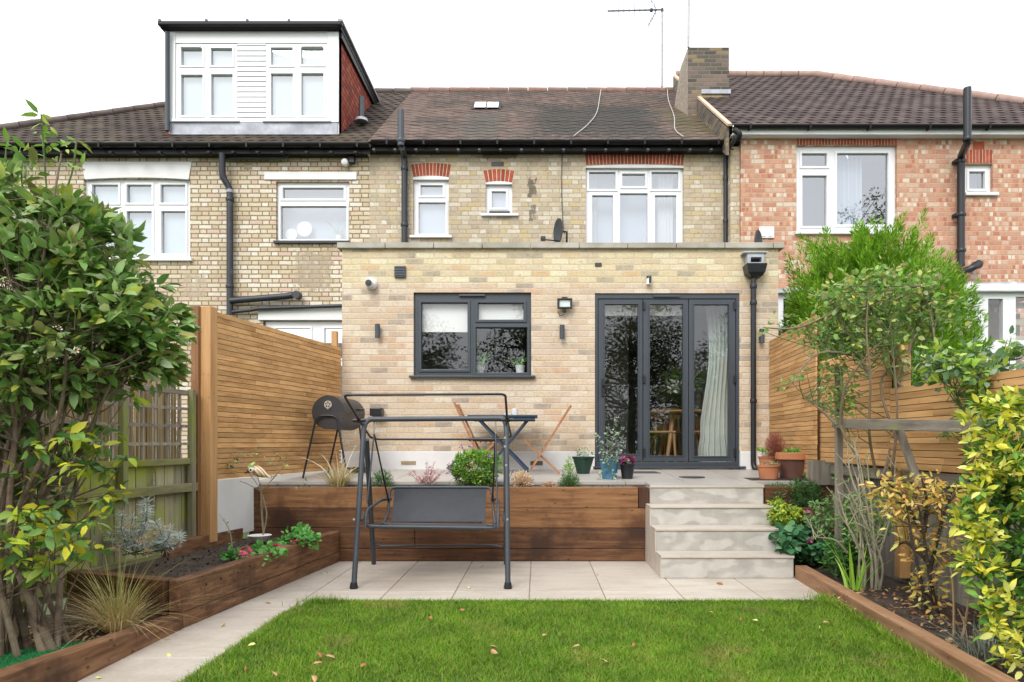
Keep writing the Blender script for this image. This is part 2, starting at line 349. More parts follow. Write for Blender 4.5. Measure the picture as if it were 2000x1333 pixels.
M['brick_chimney'] = brick('sooty_chimney_brick', [(.13,.11,.09),(.2,.15,.12),(.08,.07,.065),(.25,.19,.1),(.17,.13,.11),(.11,.095,.075),(.32,.24,.12)], (.17,.15,.12), mt=.014, smear=.12, smear_c=(.2,.175,.14), stain=.3, stain_c=(.06,.055,.05), seed=2)
M['render_brick'] = pm('rough_cast_brick', (.3,.25,.2), .95, .4, 22, .8)
M['red_arch'] = pm('red_gauged_brick', (.36,.075,.035), .85, .25, 12, .3, isl=.35)
M['arch_mortar'] = pm('arch_mortar', (.6,.5,.38), .9)
M['upvc'] = pm('white_upvc', (.7,.71,.72), .35, .015, 3)
M['white_paint'] = pm('white_painted_wood', (.68,.68,.67), .55, .04, 5, .1)
M['white_render'] = pm('white_render', (.68,.68,.66), .85, .06, 3, .3, c2=(.55,.54,.5), lo=.55, hi=.8)
M['plinth'] = pm('white_cement_plinth', (.66,.65,.64), .85, .05, 3, .2, c2=(.55,.52,.48), lo=.55, hi=.8)
M['anthracite'] = pm('anthracite_frame', (.04,.05,.062), .42, .06, 4)
M['black_plastic'] = pm('black_plastic', (.012,.013,.016), .38, .2, 7)
M['old_pipe'] = pm('weathered_black_pipe', (.02,.023,.03), .45, .3, 9, .2, c2=(.09,.09,.09), lo=.62, hi=.75)
M['gutter'] = pm('black_gutter', (.006,.006,.007), .45, .2, 4, spec=.25)
M['grey_metal'] = pm('grey_powder_coat', (.045,.053,.064), .45, .12, 5)
M['lead'] = pm('lead_flashing', (.42,.44,.48), .5, .25, 5, .2, c2=(.25,.26,.3))
M['coping'] = pm('concrete_coping', (.42,.4,.35), .85, .12, 5, .3, c2=(.3,.28,.22), isl=.12)
M['glass'] = glassmat('window_glass', .1)
M['glass_sky'] = glassmat('upper_window_glass', .3, (.9,.94,.97))
M['glass_door'] = glassmat('bifold_glass', .1, (.9,.93,.92))
M['blind'] = pm('pale_window_blind', (.42,.47,.52), .8, .04, 3)
M['blind_cool'] = pm('cool_window_blind', (.46,.55,.56), .8, .04, 3)
M['roomgrey'] = pm('dim_room_wall', (.42,.42,.4), .9, .05, 2)
M['roomdark'] = pm('dark_room', (.06,.06,.06), .9, .1, 2)

# ---------------------------------------------------------------- houses
WY = 11.4; EY = 8.49; RY = 11.1; SL = .72; E0 = 11.25; EZ = 6.12      # wall planes, roof slope, eave line
def hole(r, Y): return (X(r[0], Y), X(r[2], Y), Z(r[3], Y), Z(r[1], Y))
M['roof_mid'] = brick('weathered_plain_tiles', [(.15,.1,.085),(.18,.125,.105),(.12,.085,.075),(.21,.15,.125),(.13,.1,.09)], (.06,.048,.042), h=.0735, L=.165, mt=.006, stain=.9, stain_c=(.085,.085,.075), smear=.6, smear_c=(.24,.18,.15), seed=4, bstr=.8, wob=.008, marks=[(X(1170,12)-.2, 1.5, 6.0, 8.3, (.055,.057,.052), .72), (X(940,12)-.2, .4, 6.0, 7.75, (.11,.105,.09), .7), (X(760,12)-.2, .5, 6.0, 9, (.2,.15,.125), .8), (X(1370,12)-.2, .7, 6.0, 8.2, (.14,.12,.06), .85)])
M['roof_roll'] = pm('dark_brown_rolled_tiles', (.06,.042,.04), .8, .3, 7, .3, isl=.35, c2=(.095,.07,.062), spec=.15)
M['roof_left'] = pm('grey_brown_rolled_tiles', (.052,.04,.036), .85, .35, 5, .4, isl=.35, c2=(.09,.072,.05), spec=.15)
M['ridge'] = pm('terracotta_ridge_tile', (.3,.16,.125), .85, .25, 6, .3, isl=.25, c2=(.2,.14,.11))
M['hung_tile'] = brick('hung_red_tiles', [(.33,.075,.045),(.28,.06,.04),(.38,.1,.06),(.24,.055,.04)], (.05,.02,.015), h=.1, L=.165, mt=.012, stain=.1, seed=6, bstr=1)
M['lichen'] = pm('yellow_lichen', (.3,.27,.1), .9, .3, 20)

def tiled(name, mat, parent, fmin, fmax, z0, z1, rows, tw=.3, amp=.022, step=.02, seg=.05, y0=E0, sl=SL):
    V = []; Fc = []; dz = (z1 - z0) / rows
    for r in range(rows):
        za, zb = z0 + r*dz, z0 + (r+1)*dz; A0, A1 = fmin(za), fmax(za); B0, B1 = fmin(zb), fmax(zb)
        nt_ = int(round((max(A1,B1) - min(A0,B0)) / tw)) + 1; x = math.floor(min(A0,B0) / tw) * tw
        for k in range(nt_ + 2):
            xs = [x + (k - .5*(r % 2))*tw + j*tw/6 for j in range(7)]
            if xs[-1] <= min(A0,B0) or xs[0] >= max(A1,B1): continue
            b = len(V)
            for j, q in enumerate(xs):
                hgt = amp * (math.sin(j / 6 * math.pi) ** 2 if amp else 0)
                for (zz, lo_, hi_, lift) in ((za, A0, A1, step), (zb, B0, B1, .002)):
                    qx = min(max(q, lo_), hi_); Y = y0 + (zz - z0) / sl
                    V.append((qx, Y - .58 * (hgt + lift), zz + .81 * (hgt + lift)))
                qx = min(max(q, A0), A1); V.append((qx, y0 + (za - z0) / sl, za))
            for j in range(6):
                a = b + j*3; Fc += [(a, a+3, a+4, a+1), (a+2, a+5, a+3, a)]
    m = MB(); m.v = V; m.f = Fc
    return m.build(name, mat, parent)
def panes(parent, rects, Y, glass, off=.03):
    m = MB()
    for r in rects:
        a, b, c, d = hole(r, Y); m.add([(a,Y+off,c),(b,Y+off,c),(b,Y+off,d),(a,Y+off,d)], [(0,1,2,3)])
    return m.build('pane', glass, parent)
def window(parent, outer, prs, wallY, mat, glass, rec=.06, sash=4.5, sill=None, blind=None, bd=.1, sillmat=None, name='window', label=None):
    # all rectangles are read off at the wall plane; the frame stands in its opening a little behind it
    Y = wallY; o = hole(outer, Y); hs = [hole(r, Y) for r in prs]
    m = MB().plate(o[0], o[1], o[2], o[3], hs, Y + rec, Y + rec + .07)
    for h_ in hs:   # the raised sash round each pane
        sw = sash * Y / F
        m.plate(h_[0]-sw, h_[1]+sw, h_[2]-sw, h_[3]+sw, [h_], Y + rec - .014, Y + rec - .0005)
        g = .006; m.plate(h_[0], h_[1], h_[2], h_[3], [(h_[0]+g, h_[1]-g, h_[2]+g, h_[3]-g)], Y + rec + .012, Y + rec + .03)
    f = m.build(name, mat, parent, bevel=.003)
    if label: f['label'] = label
    pn = MB()
    for h_ in hs: pn.add([(h_[0],Y+rec+.034,h_[2]),(h_[1],Y+rec+.034,h_[2]),(h_[1],Y+rec+.034,h_[3]),(h_[0],Y+rec+.034,h_[3])], [(0,1,2,3)])
    pn.build('pane', glass, f)
    if sill:
        a, b, c, d = hole(sill, Y); MB().box(a, b, Y - .06, Y + rec - .002, c, d).build('sill', sillmat or mat, f, bevel=.004)
    if blind:
        MB().box(o[0]+.03, o[1]-.03, Y+rec+bd, Y+rec+bd+.01, o[2]+.02, o[3]-.02).build('blind', blind, f)
    return f
def arch(parent, x0, x1, zb, zt, Y, n, rise, flare=.04, name='brick_arch'):
    # fan of gauged bricks standing 4 mm proud of the wall, over a mortar backing
    m = MB(); mo = MB(); top = []; bot = []
    for k in range(n + 1):
        t = k / n; c = (t - .5) * 2; top.append((x0 - flare + (x1 - x0 + 2*flare) * t, zt - rise * c * c)); bot.append((x0 + (x1 - x0) * t, zb - rise * c * c * .9))
    for k in range(n):
        (ax, az_), (bx, bz), (cx_, cz_), (dx, dz) = bot[k], bot[k+1], top[k+1], top[k]; g = .09
        l = lambda p, q, t: (p[0]*(1-t)+q[0]*t, p[1]*(1-t)+q[1]*t)
        m.prism([l(bot[k],bot[k+1],g), l(bot[k],bot[k+1],1-g), l(top[k],top[k+1],1-g), l(top[k],top[k+1],g)], Y - .007, Y + .01)
    mo.prism(bot + top[::-1], Y - .004, Y + .02)
    a = m.build(name, M['red_arch'], parent); mo.build('mortar', M['arch_mortar'], a); return a
def pipe(parent, pts, r, mat, name='drainpipe', brackets=(), n=12):
    o = MB().tube(pts, r, n); 
    for b in brackets: o.lathe((b[0], b[1], b[2] - .025), [(r*1.22, 0), (r*1.28, .01), (r*1.28, .04), (r*1.22, .05)], n)
    return o.build(name, mat, parent, smooth=True)

# ---- left neighbour ----
wl_hole = (161, 345, 373, 510)
LH = empty('terraced_house', (-6.5, WY, 0), 'yellow stock brick house on the left with a white dormer on its roof', 'house')
door_hole = (513, 601, 700, 905)
d0 = hole((513, 626, 700, 905), WY); lx1 = X(722, WY)
MB().plate(-10.15, lx1, -.1, 6.0, [hole((163,349,371,506), WY), hole((539,355,682,474), WY), d0], WY, WY + .3).build('wall', M['brick_yellow'], LH)
window(LH, (163,349,371,506), [(176,359,227,394),(244,359,292.5,394),(310.5,359,359,394),(176,411,227,494),(244,411,293,494),(312,411,359,494)], WY, M['upvc'], M['glass_sky'], sill=(157,504,377,511), blind=M['blind_cool'], label='white six pane window behind the leafy shrub')
m = MB(); a, b = X(161, WY), X(375, WY); zt, zb = Z(317, WY), Z(349, WY)
m.prism([(a+.05, zb-.02)] + [(a+.05 + (b-a-.1)*k/8, zb + .03*(1-((k-4)/4)**2) - .02) for k in range(1, 8)] + [(b-.05, zb-.02), (b, zt), (a, zt)], WY - .02, WY + .02)
m.build('lintel', M['white_paint'], LH)
w2 = window(LH, (539,355,682,474), [(550,365,669.5,386),(546,401,675,466)], WY, M['upvc'], M['glass_sky'], sill=(536,472,684,477), sillmat=M['black_plastic'], blind=M['blind'], bd=.25, label='white bathroom window with two pale discs behind the glass')
MB().box(X(517,WY), X(697,WY), WY-.025, WY+.02, Z(352,WY), Z(337,WY)).build('lintel', M['white_paint'], LH, bevel=.004)
# french door of the left house
fd = MB().box(X(505,WY), X(692,WY), WY-.03, WY+.02, Z(626,WY), Z(601,WY)).build('lintel', M['white_paint'], LH, bevel=.004)
window(LH, (516,627,704,905), [(536,641,604,700),(632,641,698,700),(536,715,604,880),(632,715,698,880)], WY, M['upvc'], M['glass'], name='french_door', sash=4)
MB().box(-5.2, -2.9, WY+1.2, WY+1.25, 0, 3).build('dark_room', M['roomdark'], LH)
# roof with hip on the left
def zY(z): return E0 + (z - EZ) / SL
RZ = 9.03
tiled('roof', M['roof_left'], LH, lambda z: -10.3 + (z - EZ) * 1.39, lambda z: -2.80, EZ - .03, RZ, 26, .2, .009, .009)
MB().add([(-10.35,E0,EZ-.03),(-6.17,zY(RZ),RZ),(-10.35,20,EZ-.03)], [(0,1,2)]).build('hip_roof', M['roof_left'], LH)
MB().add([(-6.17,zY(RZ),RZ-.01),(-2.8,zY(RZ),RZ-.01),(-2.8,19.4,EZ),(-10.35,19.4,EZ)], [(0,1,2,3)]).build('rear_roof', M['roof_left'], LH)
m = MB(); A = Vector((-10.35, E0-.02, EZ)); B = Vector((-6.17, zY(RZ), RZ)); C_ = Vector((-2.8, zY(RZ), RZ))
for (p, q, n) in ((A, B, 16), (B, C_, 8)):
    for k in range(n):
        a_, b_ = p.lerp(q, (k+.02)/n), p.lerp(q, (k+.98)/n); m.tube([a_, b_], [.07, .065], 10)
m.build('ridge', pm('grey_brown_ridge', (.13,.1,.09), .85, .3, 6, .3, isl=.3), LH, smooth=True)
def gutter(parent, x0, x1, Y, z, mat, r=.062, fz=.2, fmat=None, brk=.6):
    prof = [(math.cos(t)*r, math.sin(t)*r) for t in [math.pi + k*math.pi/8 for k in range(9)]]
    m = MB(); V = []
    for x in (x0, x1): V += [(x, Y + c, z + s_) for c, s_ in prof] + [(x, Y + c*.88, z + s_*.88) for c, s_ in reversed(prof)]
    n = 18; m.add(V, [(i, i+1, n+i+1, n+i) for i in range(n-1)] + [(n-1, 0, n, 2*n-1), tuple(range(n)), tuple(range(2*n-1, n-1, -1))])
    x = x0 + .25
    while x < x1: m.box(x, x+.03, Y-r-.006, Y+r, z-r-.012, z+.01); x += brk
    g = m.build('gutter', mat, parent, smooth=True)
    MB().box(x0+.01, x1-.01, Y+r+.004, Y+r+.03, z-fz, z+.03).build('fascia', fmat or mat, parent)
    return g
gutter(LH, -10.4, -2.74, 11.15, EZ-.08, M['gutter'], .06, .13)
MB().box(-10.3, -2.82, 11.25, 11.39, EZ-.2, EZ-.185).build('soffit', M['gutter'], LH)
m = MB(); x = -10.2
while x < -2.9: m.box(x, x+.05, 11.13, 11.25, EZ-.23, EZ-.203); x += .4
m.build('rafter_end', M['gutter'], LH)['kind'] = 'stuff'
# soil pipe with its branches
q = WY - .09
pipe(LH, round_pts([P(434,300,q-.1), P(434,345,q-.06), P(449,368,q), P(449,615,q)], .08), .052, M['old_pipe'], 'soil_pipe', [P(449,390,q), P(449,560,q)])
m = MB(); m.lathe(P(449,377,q), [(.056,0),(.056,.05)], 12); m.build('pipe_collar', M['lead'], LH)
pipe(LH, [P(450,588,q-.02), P(560,579,q-.02), P(572,577,q-.02)], .055, M['old_pipe'], 'branch_pipe')
MB().lathe(P(578,575.5,q-.1), [(.03,-.0),(.062,.0),(.066,.1),(.066,.12),(.02,.12)], 16, 'y').build('pipe_access_cap', M['old_pipe'], LH, smooth=True)
pipe(LH, round_pts([P(452,610,q), P(490,606,q), P(505,603,q), P(690,597,q)], .05), .032, M['old_pipe'], 'waste_pipe')
pipe(LH, round_pts([P(437,310,q), P(556,310,q), P(563,303,q)], .03), .02, M['black_plastic'], 'overflow_pipe')
m = MB(); m.box(X(477,WY), X(492,WY), WY-.01, WY+.02, Z(331,WY), Z(317,WY))
m.build('air_vent', pm('old_vent', (.3,.25,.17), .9), LH)
# things behind the bathroom glass
for i, (px, py, r) in enumerate(((566,451,.1),(592,440,.128))):
    t = MB().lathe((X(px,WY)*1.012, WY+.2, Z(py,WY)), [(r*.22,0),(r,.006),(r,.03),(r*.22,.03)], 28, 'y').build('wall_disc', M['white_paint'], None, smooth=True)
    tag(t, ['small', 'larger'][i] + ' pale round disc behind the glass of the left bathroom window', 'ornament')
t = empty('potted_plant', (X(655,WY), WY+.22, Z(466,WY)), 'small plant in white pot inside the left bathroom window', 'houseplant')
MB().lathe((X(655,WY), WY+.22, Z(466,WY)), [(.05,0),(.065,.11),(.05,.11)], 16).build('pot', M['white_paint'], t, smooth=True)
blades('leaves', leafmat('house_plant_leaf', [(.2,.3,.15),(.3,.4,.25)]), t, (X(655,WY), WY+.22, Z(466,WY)+.1), 26, .26, .04, .014, .9, .5, 3)
# dormer
DY = 11.73; dx0, dx1 = X(330, DY), X(662, DY); zb, zt = Z(262, DY), Z(62, DY)
D = MB().plate(dx0, dx1, zb, zt, [hole((345,87.5,464,237), DY), hole((520.5,87,639.4,237), DY)], DY, DY + .15).build('dormer', M['white_paint'], LH)
m = MB(); x0_, x1_ = X(464.5, DY), X(520, DY); z_ = Z(240, DY)
while z_ < Z(82, DY): m.add([(x0_,DY-.022,z_),(x1_,DY-.022,z_),(x1_,DY-.004,z_+.086),(x0_,DY-.004,z_+.086),(x0_,DY-.001,z_),(x1_,DY-.001,z_)], [(0,1,2,3),(4,5,1,0)]); z_ += .088
m.box(dx0, X(344,DY), DY-.03, DY-.001, Z(240,DY), Z(66,DY)); m.box(X(640,DY), dx1, DY-.03, DY-.001, Z(240,DY), Z(66,DY)); m.box(X(344.5,DY), X(639.5,DY), DY-.026, DY-.001, Z(86,DY), Z(68,DY))
m.build('weatherboard', M['upvc'], D)
for outer, pr, sl_ in (((345,87.5,464,237), [(355,96,396,129.5),(413,96,455,129.5),(355,148,397,227),(413.6,147,455.6,227)], (339,236,469.5,240.5)),
                  ((520.5,87,639.4,237), [(530,95,572.6,129),(589,95,632.6,128),(530,145.6,573,227.4),(589.5,145,632.6,227.4)], (514.5,236,647,240.5))):
    window(LH, outer, pr, DY, M['upvc'], M['glass_sky'], rec=-.015, sill=sl_, blind=M['blind_cool'], bd=.09, name='window', sash=4)
m = MB(); m.box(X(355,DY)-.0, X(393,DY), DY-.05, DY-.03, Z(96,DY)+.005, Z(92,DY)+.01); m.box(X(591,DY), X(630,DY), DY-.05, DY-.03, Z(95,DY)+.005, Z(91,DY)+.01); m.build('trickle_vent', M['upvc'], D)
MB().box(dx0+.02, dx1-.02, DY-.02, DY-.004, Z(264,DY), Z(241,DY)).build('flashing', M['lead'], D)
ry = zY(zt) + .05
for xx, nm in ((dx1, 'cheek'), (dx0, 'cheek')):
    MB().add([(xx,DY+.002,zb-.1),(xx,ry,zt),(xx,DY+.002,zt),(xx-.06,DY+.002,zb-.1),(xx-.06,ry,zt),(xx-.06,DY+.002,zt)], [(0,1,2),(5,4,3),(0,2,5,3),(2,1,4,5)]).build(nm, M['hung_tile'], D)
MB().box(dx0-.1, dx1+.06, DY-.1, ry+.3, zt+.0, zt+.09).build('flat_roof', M['gutter'], D, bevel=.01)
MB().box(dx0-.1, dx1+.1, DY-.19, DY-.1, zt+.0, zt+.075).build('gutter', M['gutter'], D, bevel=.02)
m = MB(); m.box(dx1+.02, dx1+.1, DY-.15, ry+.2, zt+.091, zt+.13); m.build('roof_edge', M['lead'], D)
m = MB(); m.bar((dx1+.035, DY, zt-.06), (dx1+.035, ry, zt-.03), .03, .1); m.build('verge_board', M['gutter'], D)
pipe(D, [P(327,62,DY-.12), P(327,70,DY-.1), P(327,256,DY-.08)], .037, M['grey_metal'], 'downpipe')
for px in (320, 410, 489, 569): MB().box(X(px,DY), X(px+4,DY), DY-.18, DY-.14, zt+.075, zt+.11).build('roof_clip', M['grey_metal'], D)
MB().lathe((X(627,DY), DY+.1, zt+.09), [(.07,0),(.07,.05),(.04,.07)], 14).build('roof_vent', M['grey_metal'], D, smooth=True)
pipe(LH, [P(706,236,12.3), P(706,190,12.3)], .05, M['grey_metal'], 'flue_pipe')
MB().lathe(Vector(P(706,236,12.3)), [(.12,-.02),(.11,.03),(.055,.05)], 14).build('flue_collar', M['lead'], LH, smooth=True)

# ---- middle house ----
MH = empty('terraced_house', (.2, WY, 0), 'middle yellow brick house with brown tiled roof above the rear extension', 'house')
W3, W4, W5 = (807,347.5,876.6,464), (948.5,356,1000.4,419), (1144,325.5,1335,505)
MB().plate(lx1, X(1447,WY), 3.0, 6.0, [hole(W3,WY), hole(W4,WY), hole(W5,WY)], WY, WY+.3).build('wall', M['brick_worn'], MH)
window(MH, W3, [(820.5,360,863.8,379.6),(816.5,393.8,869.5,455.6)], WY, M['upvc'], M['glass_sky'], sill=(801,461.5,883,466), blind=M['blind'], label='tall narrow white window under a red brick arch')
w4 = window(MH, W4, [(960,372,988,403.7)], WY, M['upvc'], M['glass_sky'], sill=(940,419,1012.6,423.6), blind=M['blind'], label='tiny white window with its lower vent open')
MB().box(X(955,WY), X(995.5,WY), WY+.043, WY+.058, Z(415.5,WY), Z(411,WY)).build('vent_gap', M['roomdark'], w4)
window(MH, W5, [(1151,334,1203,367.5),(1216,337.5,1261,362),(1273.6,334,1326,367.5),(1157,380,1198,495),(1211.7,376,1266,495),(1280,380,1322,495)], WY, M['upvc'], M['glass_sky'], blind=M['blind'], bd=.3, label='wide white six pane bedroom window')
cb_ = MB()
for a0, a1 in ((1290,1321),(1150,1168)):
    xa, xb = X(a0,WY), X(a1,WY); n = 24
    cb_.add([(xa+(xb-xa)*k/n, WY+.28+.02*math.sin(k*1.3), z) for z in (Z(500,WY), Z(332,WY)) for k in range(n+1)], [(k, k+1, n+2+k, n+1+k) for k in range(n)])
cb_.build('curtain', M['white_paint'], MH)
arch(MH, X(807,WY), X(877,WY), Z(343.5,WY), Z(319,WY), WY, 11, .03)
arch(MH, X(948,WY), X(1000.5,WY), Z(354,WY), Z(331,WY), WY, 7, .03)
arch(MH, X(1144,WY), X(1335,WY), Z(321,WY), Z(297.5,WY), WY, 28, .012, .02)
for a, b, c in ((807,876.6,350),(948.5,1000.4,359),(1144,1335,327)):
    xa, xb = X(a,WY), X(b,WY); zz = Z(c,WY); hh = Z(c-7 if c != 327 else c-5, WY)
    MB().prism([(xa,zz-.01),(xb,zz-.01)] + [(xb+(xa-xb)*k/10, hh - .03*((k-5)/5)**2) for k in range(11)], WY-.003, WY+.05).build('arch_infill', M['white_paint'], MH)
MB().box(X(959.7,WY), X(984,WY), WY-.01, WY+.01, Z(325,WY), Z(317,WY)).build('air_vent', M['black_plastic'], MH)
x4 = X(1440, E0)
tiled('roof', M['roof_mid'], MH, lambda z: -2.80, lambda z: 3.22, EZ, RZ + .03, 41, .33, .004, .012)
MB().add([(-2.8,zY(RZ),RZ-.01),(3.3,zY(RZ),RZ-.01),(3.3,19.4,EZ),(-2.8,19.4,EZ)], [(0,1,2,3)]).build('rear_roof', M['roof_mid'], MH)
MB().box(-2.83, -2.8, E0, zY(RZ), EZ-.05, EZ-.02).build('verge', M['arch_mortar'], MH)
m = MB(); yr = zY(RZ+.03)
for k in range(14):
    a = -2.85 + k*.44; m.tube([(a, yr, RZ+.035), (a+.43, yr, RZ+.035)], [.075,.07], 12)
m.build('ridge', M['ridge'], MH, smooth=True)
gutter(MH, -2.72, 3.3, 11.16, EZ-.03, M['gutter'], .06, .125)
MB().box(-2.8, 3.3, 11.26, 11.39, EZ-.15, EZ-.135).build('soffit', M['gutter'], MH)
m = MB(); x = -2.7
while x < 3.3: m.box(x, x+.04, 11.16, 11.25, EZ-.175, EZ-.15); x += .345
m.build('rafter_end', M['grey_metal'], MH)['kind'] = 'stuff'
# chimney: straight brick front and rough left side that leans in
cf = 13.0; xc0, xc1 = X(1344,cf), X(1424,cf); ct = Z(93,cf)
CHM = MB().box(xc0, xc1, cf, cf+.72, 6.9, ct).build('chimney', M['brick_chimney'], MH)
MB().add([(xc0-.002,cf,6.9),(xc0-.002,cf,ct),(xc0-.002,cf+.7,ct-.02),(xc0-.12,cf+.72,7.9),(xc0-.12,cf+.72,6.9)], [(0,1,2,3,4)]).build('rendered_side', M['render_brick'], CHM)
MB().box(xc0+.25, xc1+.03, cf-.03, cf+.4, Z(185,cf), Z(176,cf)).build('flashing', M['lead'], CHM, bevel=.01)
# skylight
sa, sb = X(924,13.3), X(972,13.3); y_ = zY(Z(218,13)) 
ys = lambda z: zY(z)
z0s, z1s = 7.78, 7.97
sk = MB().add([(sa-.05,ys(z0s)-.08,z0s-.03),(sb+.05,ys(z0s)-.08,z0s-.03),(sb+.05,ys(z1s)-.06,z1s+.06),(sa-.05,ys(z1s)-.06,z1s+.06),(sa-.05,ys(z0s),z0s-.06),(sb+.05,ys(z0s),z0s-.06),(sb+.05,ys(z1s),z1s),(sa-.05,ys(z1s),z1s)], [(0,1,2,3),(0,4,5,1),(1,5,6,2),(3,7,4,0)]).build('skylight', M['gutter'], MH)
m = MB()
for a, b in ((sa, (sa+sb)/2-.012), ((sa+sb)/2+.012, sb)): m.add([(a,ys(z0s)-.085,z0s+.0),(b,ys(z0s)-.085,z0s+.0),(b,ys(z1s)-.09,z1s+.045),(a,ys(z1s)-.09,z1s+.045)], [(0,1,2,3)])
m.build('pane', pm('skylight_glass', (.7,.72,.72), .15), sk)
# pipes and cables
pipe(MH, [P(783,285,10.9), P(783,216,10.9)], .053, M['grey_metal'], 'vent_pipe', [P(783,275,10.9)])
pipe(MH, round_pts([P(785,288,10.92), P(790,305,WY-.08), P(790,476,WY-.08)], .06), .05, M['old_pipe'], 'soil_pipe', [P(790,330,WY-.08), P(790,440,WY-.08)])
q = WY - .07
pipe(MH, round_pts([P(1438,268,10.85), P(1424,290,11.1), P(1417,306,q), P(1417,476,q)], .06), .034, M['old_pipe'], 'downpipe', [P(1417,350,q), P(1417,432,q)])
m = MB(); m.tube(curve_pts([P(1434,255,10.8), P(1444,262,10.75), P(1440,275,10.8)]), .045, 10); m.build('gutter_outlet', M['gutter'], MH, smooth=True)
def onroof(px, py):
    # the point of the roof plane seen at this place of the photograph
    a = (px-CX)/F; c = (CY-py)/F; Y = (EZ - CZ - SL*E0) / (c - SL) ; return (a*Y, Y-.03, CZ + c*Y + .03)
for k, pts in enumerate((((1174,176),(1171,195),(1165,225),(1148,248),(1120,271)), ((1303,176),(1305,200),(1316,232),(1318,258),(1334,272)))):
    t = MB().tube(curve_pts([onroof(*p) for p in pts]), .008, 6).build('cable', pm('pale_cable', (.4,.39,.37), .6), None, smooth=True)
    tag(t, ['pale cable looping down the roof tiles right of the skylight', 'pale cable trailing down the roof tiles beside the chimney'][k], 'cable')
t = MB().tube(curve_pts([P(1098,302,WY-.02), P(1097,360,WY-.015), P(1099,430,WY-.02), P(1103,458,WY-.06)]), .006, 6).build('cable', M['black_plastic'], None)
tag(t, 'dark cable dropping down the brick wall to the satellite dish', 'cable')
m = MB()
for k, (px, py, w_, h_) in enumerate(((1039,343,12,5),(1039,381,14,7))):
    pass
def dish(px, py, Y, r, ang, lab, arm=True):
    c = Vector(P(px, py, Y)); t = empty('satellite_dish', c - Vector((0,0,.25)), lab, 'satellite dish')
    m = MB(); n = 24; V = []; Fc = []
    for i in range(6):
        rr = r * i / 5; d_ = .22 * (rr*rr) / r
        for j in range(n):
            a = 2*math.pi*j/n; V.append(Vector((rr*math.cos(a)*.92, -d_ + .0, rr*math.sin(a))))
    rot = Matrix.Rotation(ang, 3, 'Z'); V = [c + rot @ v for v in V]
    V2 = [v + rot @ Vector((0,.015,0)) for v in V]
    for i in range(5):
        for j in range(n): a = i*n+j; b = i*n+(j+1)%n; Fc += [(a,b,b+n,a+n), (a+6*n,a+7*n,b+7*n,b+6*n)]
    Fc += [(5*n+j, 5*n+(j+1)%n, 11*n+(j+1)%n, 11*n+j) for j in range(n)]
    m.v = V + V2; m.f = Fc; m.build('reflector', M['grey_metal'], t, smooth=True)
    b = c + rot @ Vector((0,.12,0)); MB().tube([c + rot @ Vector((0,.02,0)), b, b - Vector((0,0,.12)), b + Vector((0,.12,-.2))], .018, 8).build('bracket', M['black_plastic'], t)
    if arm:
        e = c + rot @ Vector((0,-.3,-.17)); MB().tube([c + Vector((0,0,-r*.8)), e], .01, 6).build('arm', M['black_plastic'], t)
        MB().box(e.x-.04, e.x+.04, e.y-.03, e.y+.03, e.z-.02, e.z+.05).build('receiver', M['black_plastic'], t, bevel=.01)
dish(1094, 452, WY-.28, .2, R(-68), 'dark satellite dish seen edge on above the coping of the extension')
dish(1477, 476, RY-.6, .2, R(55), 'dark satellite dish peeking over the right end of the coping', False)
# aerials
def aerial(px, yb, yt, Y, lab, yagi):
    b = Vector(P(px, yb, Y)); T_ = Vector(P(px+.5, yt, Y)); t = empty('television_aerial', b, lab, 'aerial')
    m = MB().tube([b, T_], .024, 8)
    for k in range(5): m.lathe(tuple(b.lerp(T_, .1+k*.2)), [(.022,0),(.022,.03)], 8)
    m.build('mast', pm('galvanised_mast', (.25,.26,.27), .4, .2, 8, metal=.5), t)
    if yagi:
        z = T_.z - .05; L0, L1 = P(1187, 20, Y)[0], T_.x; m = MB().bar((L0, Y, z-.02), (L1, Y, z+.01), .026, .026)
        k = 0
        while k < 8: x = L0 + (L1-L0)*(k/10.2); m.tube([(x, Y-.0, z-.17), (x, Y, z+.17)], .0075, 5); k += 1
        m.lathe((L0+(L1-L0)*.8, Y, z-.03), [(.035,0),(.045,.03),(.035,.06)], 10); m.lathe((L1, Y, z-.04), [(.03,0),(.035,.04),(.03,.08)], 10)
        m.build('boom', M['grey_metal'], t)
        m = MB()
        for sg in (-1, 1):
            o = Vector((L0+(L1-L0)*.9, Y, z)); e = o + Vector((-.2, 0, sg*.36)); m.tube([o, e], .005, 5)
            for k in range(6): p = o.lerp(e, (k+.7)/6); m.bar(p - Vector((.012,.12,0)), p + Vector((.012,.12,0)), .012, .02)
        m.build('reflector', M['grey_metal'], t)
    else:
        m = MB().tube(curve_pts([T_ - Vector((.35,0,.0)), T_ - Vector((.2,0,-.02)), T_ + Vector((0,0,0))]), .008, 6)
        for k in range(4): x = T_.x - .32 + k*.08; m.tube([(x, Y, T_.z-.1), (x+.02, Y, T_.z+.12)], .005, 5)
        m.build('boom', M['grey_metal'], t)
aerial(1293, 170, 16, 15.6, 'tall television aerial with long toothed boom behind the roof ridge', True)
aerial(1344.5, 93, -14, 13.2, 'television aerial mast fixed to the front corner of the chimney', False)
# alarm box and lamp by the boundary
t = MB().lathe(P(672,315,WY-.14), [(.03,0),(.055,.02),(.06,.07),(.045,.14)], 16, 'y').build('security_lamp', M['white_paint'], None, smooth=True); tag(t, 'round white lamp under the eaves of the left house', 'lamp')
t = MB().box(X(683,WY), X(695,WY), WY-.09, WY-.002, Z(322,WY), Z(307,WY)).build('sensor_box', M['black_plastic'], None, bevel=.012); tag(t, 'small black box under the eaves beside the round white lamp', 'sensor')

